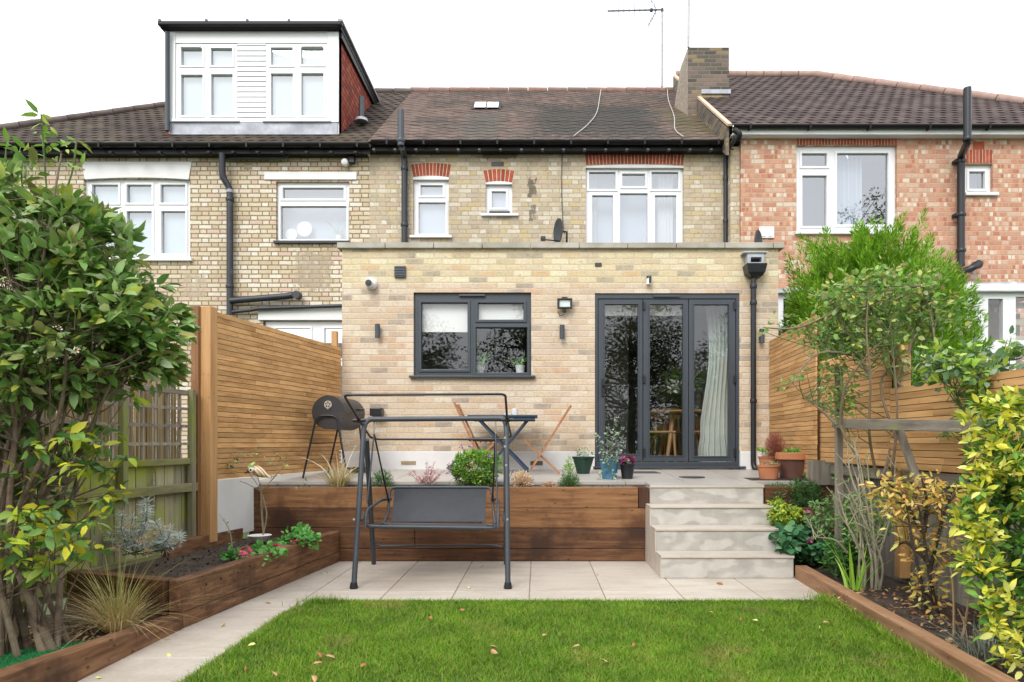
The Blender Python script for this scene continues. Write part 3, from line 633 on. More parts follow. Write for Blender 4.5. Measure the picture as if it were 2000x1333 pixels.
# ---- right neighbour ----
RH = empty('terraced_house', (7, RY, 0), 'mottled red brick house on the right behind the conifer', 'house')
REZ_ = Z(246, 10.95)
W6, W7 = (1555.5,284,1752,455.7), (1884.4,320.6,1939,380)
MB().plate(X(1447,RY), 13, -.1, REZ_-.12, [hole(W6,RY), hole(W7,RY)], RY, RY+.3).build('wall', M['brick_red'], RH)
MB().box(X(1429,RY), X(1447,RY)-.002, RY+.06, RY+.3, 3, 6.0).build('party_wall', M['brick_worn'], RH)
window(RH, W6, [(1568.6,297.4,1618,322.5),(1569.4,341,1617.4,440),(1637.6,297,1738,437)], RY, M['upvc'], M['glass_sky'], sill=(1552,454,1756,459), bd=.6, blind=M['roomdark'], label='large white window partly hidden by the conifer')  # this blind is a dark sheet painted in place of the room's shade
m = MB(); xa, xb = X(1640,RY), X(1700,RY); n = 40
m.add([(xa+(xb-xa)*k/n, RY+.3+.03*math.sin(k*1.1), z) for z in (Z(450,RY), Z(296,RY)) for k in range(n+1)], [(k, k+1, n+2+k, n+1+k) for k in range(n)]); m.build('curtain', M['blind'], RH)
window(RH, W7, [(1896.8,333,1927.5,366.8)], RY, M['upvc'], M['glass_sky'], sill=(1882.5,378,1947,383.6), bd=.3, blind=M['roomgrey'], label='tiny square white window beside the black soil pipe')
arch(RH, X(1886,RY), X(1938,RY), Z(319,RY), Z(293,RY), RY, 8, .001, .0)
MB().box(X(1900,RY), X(1922,RY), RY-.006, RY+.01, Z(292,RY), Z(277,RY)).build('air_brick', M['red_arch'], RH)
arch(RH, X(1555,RY), X(1752,RY), Z(283.5,RY), Z(268,RY), RY, 32, .001, .0)
RE = 10.95; REZ = Z(246, RE); RRZ = REZ + (15.3-RE)*.72
tiled('roof', M['roof_roll'], RH, lambda z: X(1427,RE), lambda z: 10.4 - (z-REZ)*1.34, REZ, RRZ, 26, .2, .01, .009, y0=RE)
hx = 10.4 - (RRZ-REZ)*1.34
MB().add([(10.45,RE,REZ),(10.45,20,REZ),(hx,15.3,RRZ)], [(0,1,2)]).build('hip_roof', M['roof_roll'], RH)
MB().add([(X(1427,RE),15.3,RRZ-.01),(hx,15.3,RRZ-.01),(10.4,20,REZ),(X(1427,RE),20,REZ)], [(0,1,2,3)]).build('rear_roof', M['roof_roll'], RH)
m = MB(); A = Vector((X(1427,RE), 15.28, RRZ+.02)); B = Vector((hx, 15.28, RRZ+.02)); C_ = Vector((10.45, RE, REZ+.03))
for (p, q_, n) in ((A, B, 8), (B, C_, 14)):
    for k in range(n): m.tube([p.lerp(q_, (k+.02)/n), p.lerp(q_, (k+.98)/n)], [.09,.08], 10)
m.build('ridge', pm('pale_terracotta_ridge', (.36,.24,.2), .85, .2, 6, .3, isl=.2), RH, smooth=True)
vx = X(1427,RE)   # step between the two roofs: brick upstand and mortared verge
MB().add([(x_,y_,z_) for x_ in (vx-.06, vx-.01) for y_,z_ in ((RE+.05,REZ-.01),(15.3,RRZ-.01),(15.3,RRZ-.75),(RE+.05,REZ-.45))], [(3,2,1,0),(4,5,6,7),(0,1,5,4),(2,3,7,6),(1,2,6,5),(3,0,4,7)]).build('upstand', M['brick_chimney'], RH)
MB().bar((vx-.02,RE-.02,REZ+.005), (vx-.02,15.3,RRZ+.01), .07, .035, up=(0,-.58,.81)).build('verge', pm('verge_mortar', (.6,.42,.3), .9, .1), RH)
gutter(RH, vx+.02, 10.5, RE-.07, REZ-.03, M['gutter'], .05, .115, M['upvc'], .95)
MB().box(vx+.02, 10.5, RE+.02, RY-.01, REZ-.145, REZ-.13).build('soffit', M['upvc'], RH)
q = RY - .1
pipe(RH, [P(1889.5,270,10.5), P(1889.5,172,10.5)], .056, M['black_plastic'], 'vent_pipe', [P(1889.5,272,10.5)])
pipe(RH, round_pts([P(1889.5,268,10.52), P(1889,280,10.55), P(1877,305,q), P(1877,520,q)], .08), .056, M['black_plastic'], 'soil_pipe', [P(1877,316,q), P(1877,420,q), P(1877,490,q)])
for py in (317, 421): MB().box(X(1858,RY), X(1872,RY), q-.03, q+.09, Z(py+5,RY), Z(py,RY)).build('pipe_bracket', M['black_plastic'], RH)
pipe(RH, round_pts([P(1877,532,q), P(1900,524,q-.1), P(1912,514,q-.05)], .06), .055, M['black_plastic'], 'branch_pipe')
MB().lathe(P(1913,516,q-.1), [(.03,0),(.066,.005),(.066,.12)], 16, 'y').build('pipe_access_cap', M['black_plastic'], RH, smooth=True)
t = MB().box(X(1482,RY), X(1511,RY), RY-.03, RY-.001, Z(466,RY), Z(444,RY)); 
for a in (1486, 1499): t.box(X(a,RY), X(a+8,RY), RY-.04, RY-.031, Z(463,RY), Z(447,RY))
tag(t.build('wall_vent', M['upvc'], None, bevel=.003), 'white twin wall vent on the red brick above the dish', 'vent')
# white conservatory of the right neighbour
CVY = 9.6
CV = empty('conservatory', (8.2, CVY, 0), 'white conservatory at the right edge behind the conifer', 'conservatory')
c0, c1 = X(1886,CVY), X(2110,CVY)
MB().plate(c0, c1, 0, Z(560,CVY), [hole((1930,584,1959,665),CVY), hole((1984,580,2030,665),CVY), hole((1930,690,1959,740),CVY), hole((1984,690,2030,760),CVY)], CVY, CVY+.08).build('frame', M['upvc'], CV)
panes(CV, [(1930,584,1959,740),(1984,580,2030,760)], CVY, M['glass'], .04)
MB().box(c0-.03, c1, CVY-.08, CVY-.002, Z(572,CVY), Z(557,CVY)).build('gutter', M['upvc'], CV, bevel=.015)
MB().slab([(c0,CVY),(c1,CVY),(c1,RY),(c0,RY)], Z(556,CVY), Z(552,CVY)).build('roof', M['lead'], CV)
m = MB()
for px in (1890, 1975): m.bar((X(px,CVY),CVY-.06,Z(556,CVY)), (X(px,CVY)+.1,RY-.05,Z(540,CVY)+.2), .07, .05)
m.build('rafter', M['upvc'], CV)
MB().plate(c0-.06, c0, 0, Z(560,CVY), [], CVY+.08, RY-.02).build('side_wall', M['upvc'], CV)
MB().box(c0, c1, CVY+1.2, CVY+1.22, 0, 3.2).build('back_wall', pm('warm_room', (.3,.24,.17), .9), CV)
for k in range(3): MB().box(X(1984,CVY), X(2030,CVY), CVY+.2, CVY+.22, Z(597+33*k,CVY), Z(586+33*k,CVY)).build('blind_slat', pm('cream_slat', (.5,.45,.33), .8), CV)
# white framed door seen between the extension and the conifer
t = empty('white_door', (X(1530,RY),RY-.1,0), 'white framed neighbouring door between the extension and the conifer', 'door')
MB().plate(X(1517,RY-.1), X(1640,RY-.1), 0, Z(572,RY-.1), [hole((1530,584,1590,900),RY-.1)], RY-.1, RY-.03).build('frame', M['upvc'], t)
MB().box(X(1530,RY-.1), X(1590,RY-.1), RY-.06, RY-.05, .2, Z(584,RY-.1)).build('pane', pm('dark_door_glass', (.03,.035,.035), .08), t)
MB().box(X(1513,RY-.2), X(1650,RY-.2), RY-.2, RY-.101, Z(572,RY-.2), Z(564,RY-.2)).build('hood', M['lead'], t)

# ---- extension ----
EX = empty('rear_extension', (.3, EY, 0), 'single storey pale brick extension with grey window and folding doors', 'extension')
TZ = .83                                                  # terrace level at the wall
ex0, ex1 = X(668,EY), X(1520,EY); etop = Z(487,EY)
KW, BD = (807.6,571.5,1037.5,734.5), (1162,573,1444.4,912)
MB().plate(ex0, ex1, Z(883,EY), etop, [hole(KW,EY), hole((1162,573,1444.4,883),EY)], EY, EY+.3).build('wall', M['brick_ext'], EX)
MB().box(ex0, X(1161.5,EY), EY-.03, EY+.3, .5, Z(882,EY)-.001).build('plinth', M['plinth'], EX, bevel=.008)
MB().box(X(1445,EY), ex1, EY-.03, EY+.3, .5, Z(882,EY)-.001).build('plinth', M['plinth'], EX, bevel=.008)
MB().box(ex0, ex0+.28, EY+.3, WY, .5, etop).build('side_wall', M['brick_ext'], EX); MB().box(ex1-.28, ex1, EY+.3, WY, .5, etop).build('side_wall', M['brick_ext'], EX)
MB().box(ex0+.28, ex1-.28, EY+.3, WY, etop-.35, etop-.15).build('flat_roof', M['roomdark'], EX)
m = MB(); x = ex0-.05; L_ = (ex1-ex0+.1)/9.2
while x < ex1+.05: x2 = min(x+L_-.008, ex1+.06); m.box(x, x2, EY-.05, EY+.36, etop+.001, Z(476,EY)); x += L_
m.build('coping', M['coping'], EX, bevel=.006)
# interior shell
m = MB().box(ex0+.28, ex1-.28, EY+.3, EY+3.4, .82, .86); m.build('floor', pm('oak_floor', (.28,.19,.12), .4, .2, 4), EX)
m = MB().box(ex0+.3, ex1-.3, EY+2.78, EY+2.8, .86, 3.2).box(ex1-.3, ex1-.281, EY+.3, EY+2.8, .86, 3.2).box(ex0+.281, ex0+.3, EY+.3, EY+2.8, .86, 3.2).box(X(1040,EY)+.1, X(1040,EY)+.2, EY+1.2, EY+2.7, .86, 3.2)
m.build('inner_wall', M['roomgrey'], EX)
MB().box(ex0+.3, ex1-.3, EY+.3, EY+2.8, 3.19, 3.2).build('ceiling', M['roomgrey'], EX)
MB().box(1.5, 2.4, EY+2.7, EY+2.775, .86, 2.9).box(-.9,-.1,EY+2.7,EY+2.775,.86,2.9).build('inner_door', M['roomdark'], EX)
kw = window(EX, KW, [(822,590.4,913,721.5),(933,591,1023,624),(929,639,1030,728)], EY, M['anthracite'], M['glass'], rec=.04, sash=5, sill=(800.4,734.5,1045.6,738.7), label='dark grey three pane kitchen window')
MB().box(X(896.4,EY), X(946.5,EY), EY+.005, EY+.039, Z(578.4,EY), Z(574.5,EY)).build('trickle_vent', M['anthracite'], kw)
bl = pm('fabric_roller_blind', (.75,.73,.7), .9, .04, 4)
MB().box(X(812,EY), X(920,EY), EY+.125, EY+.13, Z(646,EY), 3.15).box(X(926,EY), X(1032,EY), EY+.125, EY+.13, Z(625,EY), 3.15).build('roller_blind', bl, kw)
MB().box(X(815,EY), X(1032,EY), EY+.13, EY+.36, Z(735,EY)-.01, Z(730,EY)).build('inner_sill', M['white_paint'], kw)
# bifold doors: outer frame and three leaves
o = hole(BD, EY); inn = hole((1168,583,1439,903), EY)
bd = MB().plate(o[0], o[1], Z(913,EY), o[3], [(inn[0],inn[1],inn[2],inn[3])], EY+.02, EY+.1).build('folding_doors', M['anthracite'], EX, bevel=.003)
bd['label'] = 'three leaf dark grey glazed folding doors'
prs = [(1181.8,594,1246.7,887),(1269.8,594,1334.6,890.5),(1357,594.6,1424.4,891.3)]; eds = [1168.5, 1256.5, 1346, 1438.5]
for k in range(3):
    a, b, c, d = hole((eds[k]+.6,584,eds[k+1]-.6,902), EY); h_ = hole(prs[k], EY)
    lf = MB().plate(a, b, c, d, [h_], EY+.03, EY+.09); g = .012; lf.plate(h_[0]-g,h_[1]+g,h_[2]-g,h_[3]+g,[h_],EY+.02,EY+.0295)
    lf = lf.build('door_leaf', M['anthracite'], bd, bevel=.003)
    MB().add([(h_[0],EY+.055,h_[2]),(h_[1],EY+.055,h_[2]),(h_[1],EY+.055,h_[3]),(h_[0],EY+.055,h_[3])], [(0,1,2,3)]).build('pane', M['glass_door'], bd)
m = MB()
for px in (1258, 1435.5):
    for py in (589, 733, 876): m.box(X(px-1.5,EY), X(px+2.5,EY), EY+.0, EY+.029, Z(py+16,EY), Z(py,EY))
m.build('hinge', M['black_plastic'], bd, bevel=.003)
m = MB().box(X(1175.5,EY), X(1180.5,EY), EY+.008, EY+.029, Z(774,EY), Z(740,EY)).bar(P(1178,752,EY-.03), P(1195,752,EY-.03), .016, .022).bar(P(1178,752,EY-.035), P(1178,752,EY+.02), .02, .02); m.lathe(P(1178,765.5,EY+.0), [(.006,0),(.006,.01)], 8, 'y')
m.build('handle', M['black_plastic'], bd)
MB().box(X(1276.7,EY), X(1327.7,EY), EY+.0, EY+.019, Z(580,EY), Z(576,EY)).build('trickle_vent', M['anthracite'], bd)
MB().box(X(1158,EY), X(1454,EY), EY-.07, EY+.019, Z(914.5,EY), Z(911,EY)).build('threshold', M['anthracite'], bd)
MB().box(X(1170,EY), X(1345,EY), EY+.2, EY+.21, Z(611,EY)-.0, 3.19).build('roller_blind', bl, bd)
# curtain inside the right leaf
m = MB(); n = 60; V = []
for zi in range(13):
    z = 3.05 - (3.05-.88)*zi/12; nar = 1 - .25*math.sin(min(1,zi/9)*math.pi) + (.2 if zi > 10 else 0)
    for k in range(n+1): V.append((X(1405,EY+.4)+ (k/n-.5)*.42*nar + .03*math.sin(zi*.5), EY+.4+.035*math.sin(k/n*math.pi*13+zi*.15), z))
m.add(V, [(r*(n+1)+k, r*(n+1)+k+1, (r+1)*(n+1)+k+1, (r+1)*(n+1)+k) for r in range(12) for k in range(n)])
t = m.build('curtain', pm('pale_linen_curtain', (.6,.64,.6), .9, .05, 5), None, smooth=True); tag(t, 'long pale curtain gathered inside the right leaf of the folding doors', 'curtain')
# dining table and chairs inside
oak = wood('oak_furniture', (.3,.15,.06), (.42,.22,.1), (.5,.28,.13), 2, .4)
TY = EY + .95; zf = .86; tx = X(1338, TY)
t = empty('dining_table', (tx, TY, zf), 'wooden dining table inside the folding doors', 'table')
MB().lathe((tx, TY, zf+.7), [(.5,0),(.52,.015),(.52,.03),(.5,.035)], 36).build('tabletop', oak, t, smooth=True)
for k, (sx_, sy_) in enumerate(((-1,-1),(1,-1),(-1,1),(1,1))): MB().tube([(tx+sx_*.2, TY+sy_*.2, zf+.7), (tx+sx_*.32, TY+sy_*.32, zf)], [.035,.022], 10).build('leg', oak, t)
def dchair(x, y, rz, lab):
    t = empty('dining_chair', (0,0,0), lab, 'chair', 'dining chairs inside the doors')
    MB().box(-.21,.21,-.21,.21,.43,.46).build('seat', oak, t, bevel=.012)
    for sx_ in (-1,1):
        MB().tube([(sx_*.18,-.18,.43),(sx_*.2,-.21,0)], [.02,.014], 8).build('leg', oak, t)
        MB().tube([(sx_*.2,.24,0),(sx_*.18,.19,.44),(sx_*.18,.26,.8)], [.014,.02,.016], 8).build('leg', oak, t)
    MB().add([(-.22,.24,.66),(0,.29,.66),(.22,.24,.66),(-.22,.25,.82),(0,.3,.82),(.22,.25,.82),(-.22,.26,.66),(0,.31,.66),(.22,.26,.66),(-.22,.27,.82),(0,.32,.82),(.22,.27,.82)],
             [(0,1,4,3),(1,2,5,4),(7,6,9,10),(8,7,10,11),(3,4,10,9),(4,5,11,10),(1,0,6,7),(2,1,7,8),(0,3,9,6),(5,2,8,11)]).build('backrest', oak, t)
    t.location = (x, y, zf); t.rotation_euler = (0,0,rz)
dchair(X(1288,TY), TY-.05, R(80), 'wooden dining chair behind the middle leaf of the folding doors')
dchair(X(1372,TY-.1), TY-.2, R(-115), 'wooden dining chair behind the right leaf of the folding doors')
dchair(X(1312,TY+.7), TY+.65, R(10), 'wooden dining chair on the far side of the indoor table')
v_ = empty('flower_vase', (tx, TY, zf+.735), 'vase of pale lilies on the indoor dining table', 'vase')
MB().lathe((tx, TY, zf+.735), [(.05,0),(.06,.06),(.045,.16),(.06,.2)], 16).build('vase', M['glass'], v_, smooth=True)
ct_ = blob((tx, TY, zf+1.1), (.24,.15,.16), 22, 4)
foliage('leaves', leafmat('lily_leaf', [(.04,.1,.03),(.08,.16,.05)]), v_, ct_, 6, .12, .3, .06, .3, 2)
foliage('lilies', leafmat('lily_petal', [(.75,.75,.6),(.8,.8,.7)], .3), v_, blob((tx-.08, TY-.1, zf+1.08), (.22,.1,.1), 7, 5), 7, .09, .4, .03, .1, 2)
# small things on the kitchen sill
sy = EY + .24; sz = Z(730,EY)
def potplant(px, hgt, n, lab, potmat, name='potted_plant'):
    x = X(px, sy); t = empty(name, (x, sy, sz), lab, 'houseplant')
    MB().lathe((x, sy, sz), [(.045,0),(.06,.12),(.064,.13),(.05,.13)], 18).build('pot', potmat, t, smooth=True)
    blades('leaves', leafmat('aloe_leaf', [(.1,.2,.05),(.2,.35,.1)]), t, (x, sy, sz+.12), n, hgt, .03, .014, .5, 1.0, int(px))
potplant(1016, .2, 24, 'spiky aloe in a white pot behind the right pane of the kitchen window', M['white_paint'])
potplant(938, .26, 30, 'leafy houseplant in pale pot beside the mullion of the kitchen window', M['roomgrey'])
t = MB().lathe((X(842,sy), sy, sz), [(.03,0),(.04,.02),(.04,.06),(.034,.06),(.03,.02)], 16).build('mug', M['white_paint'], None, smooth=True); tag(t, 'small white mug on the sill behind the left kitchen pane', 'mug')
t = blades('green_sprig', leafmat('lime_leaf', [(.35,.6,.05),(.4,.65,.1)]), None, (X(834,sy), sy, sz), 8, .1, .015, .02, .3, .3, 3); tag(t, 'lime green sprig on the sill behind the left kitchen pane', 'plant')

# fittings on the extension wall
def fit(mb, name, mat, label, cat, **k): return tag(mb.build(name, mat, None, **k), label, cat)
m = MB().box(X(771,EY), X(793,EY), EY-.03, EY-.002, Z(543,EY), Z(521,EY))
for k in range(4): m.box(X(773,EY), X(791,EY), EY-.038, EY-.0305, Z(540-5*k,EY), Z(537.5-5*k,EY))
fit(m, 'wall_vent', M['anthracite'], 'square dark grey louvred vent above the kitchen window', 'vent', bevel=.003)
fit(MB().box(X(1162,EY), X(1175,EY), EY-.01, EY-.001, Z(521,EY), Z(514,EY)), 'wall_vent', M['roomdark'], 'tiny dark weep vent in the brick above the folding doors', 'vent')
t = empty('security_camera', P(722,556,EY), 'round white security camera high on the left of the extension', 'camera')
MB().lathe(P(724,553,EY-.06), [(.05,.0),(.07,.02),(.075,.058)], 20, 'y').build('mount', M['white_paint'], t, smooth=True)
MB().lathe(P(719.5,552.5,EY-.13), [(.045,0),(.052,.02),(.05,.09)], 20, 'y').build('housing', M['white_paint'], t, smooth=True)
MB().lathe(P(719.5,552.5,EY-.137), [(.012,-.002),(.04,0),(.04,.01)], 18, 'y').build('lens', M['black_plastic'], t, smooth=True)
t = empty('doorway_camera', P(1267,560,EY), 'small white and black camera above the folding doors', 'camera')
m = MB(); m.tube([P(1267.5,545,EY-.045), P(1267.5,556,EY-.045)], .034, 14); m.build('housing', M['upvc'], t, smooth=True)
MB().box(X(1265.5,EY), X(1270,EY), EY-.085, EY-.078, Z(556,EY), Z(546,EY)).build('lens', M['black_plastic'], t)
MB().lathe(P(1267.5,541.5,EY-.045), [(.036,-.02),(.03,.01),(.01,.02)], 12).build('cap', M['black_plastic'], t, smooth=True)
t = empty('floodlight', P(1102,610,EY), 'black floodlight with pale glass between window and doors', 'floodlight')
MB().plate(X(1088,EY), X(1117,EY), Z(606,EY), Z(586,EY), [hole((1092,588.5,1113,602.5),EY)], EY-.1, EY-.06).build('housing', M['black_plastic'], t, bevel=.004)
MB().box(X(1091,EY), X(1114,EY), EY-.075, EY-.05, Z(603.5,EY), Z(587.5,EY)).build('lens', pm('lamp_glass', (.6,.68,.66), .15), t)
MB().box(X(1097,EY), X(1108,EY), EY-.05, EY-.001, Z(590,EY), Z(582,EY)).build('bracket', M['black_plastic'], t)
m = MB().lathe(P(1102,611,EY-.06), [(.014,0),(.024,.01),(.024,.03),(.012,.04)], 12); m.build('sensor', M['black_plastic'], t, smooth=True)
MB().tube(curve_pts([P(1090,606,EY-.03), P(1090,612,EY-.03), P(1096,617,EY-.03), P(1102,614,EY-.04)]), .004, 6).build('cable', M['black_plastic'], t)
for k, (px, py, lab) in enumerate(((739.5,648.5,'slim grey up and down wall light left of the kitchen window'), (1097.5,650.5,'slim grey up and down wall light under the floodlight'), (1485,658,'slim grey up and down wall light right of the downpipe'))):
    x, y_, z = P(px,py,EY); t = empty('wall_light', (x,EY,z-.09), lab, 'wall light', 'up and down wall lights')
    MB().tube([(x,EY-.06,z-.085),(x,EY-.06,z+.085)], .031, 20).build('body', M['grey_metal'], t, smooth=True)
    MB().box(x-.022, x+.022, EY-.035, EY-.001, z-.03, z+.03).build('mount', M['grey_metal'], t)
t = empty('rain_hopper', P(1470,560,EY), 'black rain hopper and downpipe at the right of the extension', 'downpipe')
x0_, x1_ = X(1450,EY), X(1489,EY); a_, b_ = X(1460,EY), X(1481,EY); zt_, zm, zb_ = Z(522,EY), Z(538,EY), Z(545,EY)
MB().add([(x0_,EY-.19,zt_),(x1_,EY-.19,zt_),(x1_,EY-.002,zt_),(x0_,EY-.002,zt_),(x0_+.02,EY-.17,zm),(x1_-.02,EY-.17,zm),(x1_-.02,EY-.002,zm),(x0_+.02,EY-.002,zm),(a_,EY-.14,zb_),(b_,EY-.14,zb_),(b_,EY-.01,zb_),(a_,EY-.01,zb_)],
         [(0,1,5,4),(1,2,6,5),(2,3,7,6),(3,0,4,7),(4,5,9,8),(5,6,10,9),(7,4,8,11),(8,9,10,11),(6,7,11,10)]).build('hopper', M['black_plastic'], t)
MB().plate(X(1454,EY), X(1486,EY), Z(521.5,EY), Z(500,EY), [hole((1460,508,1481,518),EY)], EY-.13, EY-.002).box(X(1446,EY), X(1492,EY), EY-.15, EY-.002, Z(500,EY)+.001, Z(498,EY)+.002).build('outlet', M['lead'], t)
MB().box(X(1455,EY), X(1485,EY), EY-.03, EY-.0025, Z(521,EY), Z(502,EY)).build('outlet_throat', M['roomdark'], t)
pipe(t, round_pts([P(1471.5,545,EY-.08), P(1471.5,905,EY-.08), P(1474,916,EY-.1), P(1484,919,EY-.16)], .06), .034, M['black_plastic'], 'downpipe', [P(1471.5,560,EY-.08), P(1471.5,592,EY-.08), P(1471.5,784,EY-.08)])
fit(MB().box(X(784.5,EY), X(813,EY), EY-.036, EY-.0305, Z(908,EY), Z(901,EY)), 'air_brick', pm('buff_air_brick', (.3,.22,.13), .9, .2, 30), 'buff air brick in the white plinth behind the pink heather', 'air brick')
fit(MB().box(X(1036,EY), X(1060,EY), EY-.036, EY-.0305, Z(909,EY), Z(901,EY)), 'air_brick', pm('brown_air_brick', (.15,.09,.06), .9, .2, 30), 'dark air brick in the white plinth behind the crossed chair legs', 'air brick')
t = MB().box(X(727,EY), X(750,EY), EY-.14, EY-.002, Z(813.5,EY), Z(797.5,EY)); fit(t, 'outdoor_socket', M['black_plastic'], 'black weatherproof socket box on the brick beside the barbecue', 'socket', bevel=.012)

# ---------------------------------------------------------------- ground and paving
def struct(o): o['kind'] = 'structure'; return o
M['soil'] = pm('dark_garden_soil', (.035,.024,.017), .95, .5, 14, 1.0, c2=(.07,.05,.035))
M['earth'] = pm('rough_earth', (.06,.07,.03), .95, .4, 3, .6, c2=(.04,.08,.015))
def slabmat(name, c1, c2, c3):
    m_, t, b = newmat(name); tc = node(t,'TexCoord'); v = noise(t, 2.2, 6, .6, tc.outputs['Object'], (1,3.5,1)); o = ramp(t, v, [(.3,c2),(.5,c1),(.72,tuple(x*1.08 for x in c1))])
    o = mix(t, math_(t,'MULTIPLY', ramp(t, noise(t, 1.1, 7, .68), [(.5,(0,0,0)),(.7,(1,1,1))]), .65), o, c3)
    o = mix(t, 1.0, o, ramp(t, noise(t, 40, 4, .7), [(.3,(.9,)*3),(.7,(1.05,)*3)]), 'MULTIPLY'); o = mix(t, 1.0, o, ramp(t, island(t), [(0,(.9,)*3),(1,(1.03,)*3)]), 'MULTIPLY')
    t.links.new(o, b.inputs['Base Color']); b.inputs['Roughness'].default_value = .45; bump(t, noise(t, 25, 5), b, .12, .003); return m_
M['stone'] = slabmat('pale_travertine_slab', (.52,.465,.4), (.45,.385,.31), (.38,.33,.275))
M['stone_t'] = pm('pale_terrace_slab', (.41,.385,.355), .42, .06, 2.2, .12, isl=.05, c2=(.33,.3,.26), lo=.5, hi=.8)
M['joint'] = pm('sandy_jointing', (.25,.2,.14), .95, .2, 20)
struct(MB().slab([(-60,-60),(60,-60),(60,80),(-60,80)], -.5, -.12).build('ground', M['earth']))
# lower patio slabs
m = MB(); g = .004
xl = [-2.3,-1.73,-1.17,-.64,-.063,.507,1.09,1.68,2.21]
for i in range(8):
    a, b = xl[i], xl[i+1]
    m.box(a+g, b-g, 5.31+g, 6.68, -.04, 0) if i else m.slab([(-2.2,5.31+g),(b-g,5.31+g),(b-g,6.68),(-1.96,6.68)], -.04, 0)
    if i > 0: m.box(a+g+(-.3 if i==-1 else 0), b-g, 4.88, 5.31-g, -.04, 0)
y = 5.31
while y > 1.0:
    a, b = y-.545, y; m.slab([(-2.33,a+g),(-1.735,a+g),(-1.735,b-g),(-2.33,b-g)], -.04, 0); y -= .545
struct(m.build('patio', M['stone'], bevel=.003))
struct(MB().slab([(-2.36,1),(2.25,1),(2.25,6.69),(-2.36,6.69)], -.08, -.006).build('patio_bedding', M['joint']))
# terrace: falls gently from the house to the front edge
tl = lambda Y: .83 - (8.49 - Y) * .046
m = MB()
xs = [-2.9,-2.1,-1.5,-.9,-.3,.3,.9,1.5,2.1,2.9]
def tslab(a, b, y0, y1, th=.03):
    m.add([(a,y0,tl(y0)),(b,y0,tl(y0)),(b,y1,tl(y1)),(a,y1,tl(y1)),(a,y0,tl(y0)-th),(b,y0,tl(y0)-th),(b,y1,tl(y1)-th),(a,y1,tl(y1)-th)], [(0,1,2,3),(0,4,5,1),(1,5,6,2),(2,6,7,3),(3,7,4,0)])
for i in range(9):
    a, b = xs[i], xs[i+1]; tslab(a+.003, min(b,2.87)-.003, 7.6+.003, 8.5); tslab(a+.003, min(b,2.87)-.003, 6.98, 7.6-.003)
tslab(1.1, 2.22, 6.675, 6.978)
struct(m.build('terrace', M['stone_t']))
m = MB().add([(-2.9,6.99,.3),(2.85,6.99,.3),(2.85,8.5,.3),(-2.9,8.5,.3),(-2.9,6.99,tl(6.99)-.032),(2.85,6.99,tl(6.99)-.032),(2.85,8.5,tl(8.5)-.032),(-2.9,8.5,tl(8.5)-.032)], [(4,5,6,7),(0,1,5,4),(1,2,6,5),(3,0,4,7)])
struct(m.build('terrace_base', pm('grey_block', (.2,.19,.17), .9, .2, 6)))
for k, (px, py, w_, d_) in enumerate(((1262,927,.2,.05),(1351,937,.19,.04))):
    Y = 8.0 - k*.55; x = X(px,Y); zz = tl(Y)
    t = MB().lathe((x, Y, zz+.001), [(.11+.03*k,0),(.11+.03*k,.006)], 24) if k else MB().add([(x-.16,Y-.1,tl(Y-.1)+.001),(x+.16,Y-.1,tl(Y-.1)+.001),(x+.12,Y+.12,tl(Y+.12)+.001),(x-.2,Y+.12,tl(Y+.12)+.001),(x-.16,Y-.1,tl(Y-.1)+.007),(x+.16,Y-.1,tl(Y-.1)+.007),(x+.12,Y+.12,tl(Y+.12)+.007),(x-.2,Y+.12,tl(Y+.12)+.007)], [(4,5,6,7),(0,1,5,4),(1,2,6,5),(2,3,7,6),(3,0,4,7)])
    tag(t.build('drain_cover', M['roomdark']), ['square dark drain cover on the terrace before the folding doors','round dark drain cover on the terrace at the top of the steps'][k], 'drain cover')
# steps
M['step'] = pm('pale_riser_stone', (.45,.43,.385), .7, .06, 3, .2)
def stepmat():
    m_, t, b = newmat('water_stained_stone'); tc = node(t,'TexCoord'); n1 = noise(t, 3.0, 4, .4, tc.outputs['Object'], (1,.3,2.0))
    c = ramp(t, n1, [(.0,(.47,.45,.41)),(.44,(.49,.47,.43)),(.48,(.375,.355,.32)),(.56,(.4,.38,.34)),(.62,(.48,.46,.42))])
    c = mix(t, 1.0, c, ramp(t, noise(t, 9, 6), [(.3,(.85,)*3),(.7,(1.08,)*3)]), 'MULTIPLY')
    t.links.new(c, b.inputs['Base Color']); b.inputs['Roughness'].default_value = .75; bump(t, noise(t, 30, 4), b, .2, .003); return m_
M['step_riser'] = stepmat()
ST = empty('garden_steps', (1.6, 6.2, 0), 'four pale stone steps rising from the patio to the terrace', 'steps')
sY = [5.83, 6.11, 6.39, 6.67]; sZ = [.213-.02, .39, .566, .74]; sR = [2.19, 2.185, 2.2, 2.21]
for k in range(4):
    z0 = 0 if k == 0 else sZ[k-1]; yb = sY[k+1] if k < 3 else 6.98
    rs = MB().box(1.062+(.0 if k<3 else .035), sR[k], sY[k]+.008, yb+.25 if k<3 else 6.975, z0+.001 if k == 0 else z0-.1, sZ[k]-.022).build('step', M['step_riser'], ST, bevel=.004)
    rd = random.Random(k); jt = MB()
    for xj in (1.062+.36+k*.11,): jt.box(xj, xj+.002, sY[k]+.0065, sY[k]+.02, z0+.004, sZ[k]-.024)
    jt.build('joint', M['stone'], rs)
    if k < 3: MB().box(1.055, sR[k]+.005, sY[k]-.004, sY[k+1]+.005, sZ[k]-.021, sZ[k]).build('tread', M['stone'], rs, bevel=.004)
    else: MB().box(1.097, sR[k]+.005, sY[k]-.002, 6.676, sZ[k]-.021, sZ[k]).build('tread', M['stone'], rs, bevel=.004)
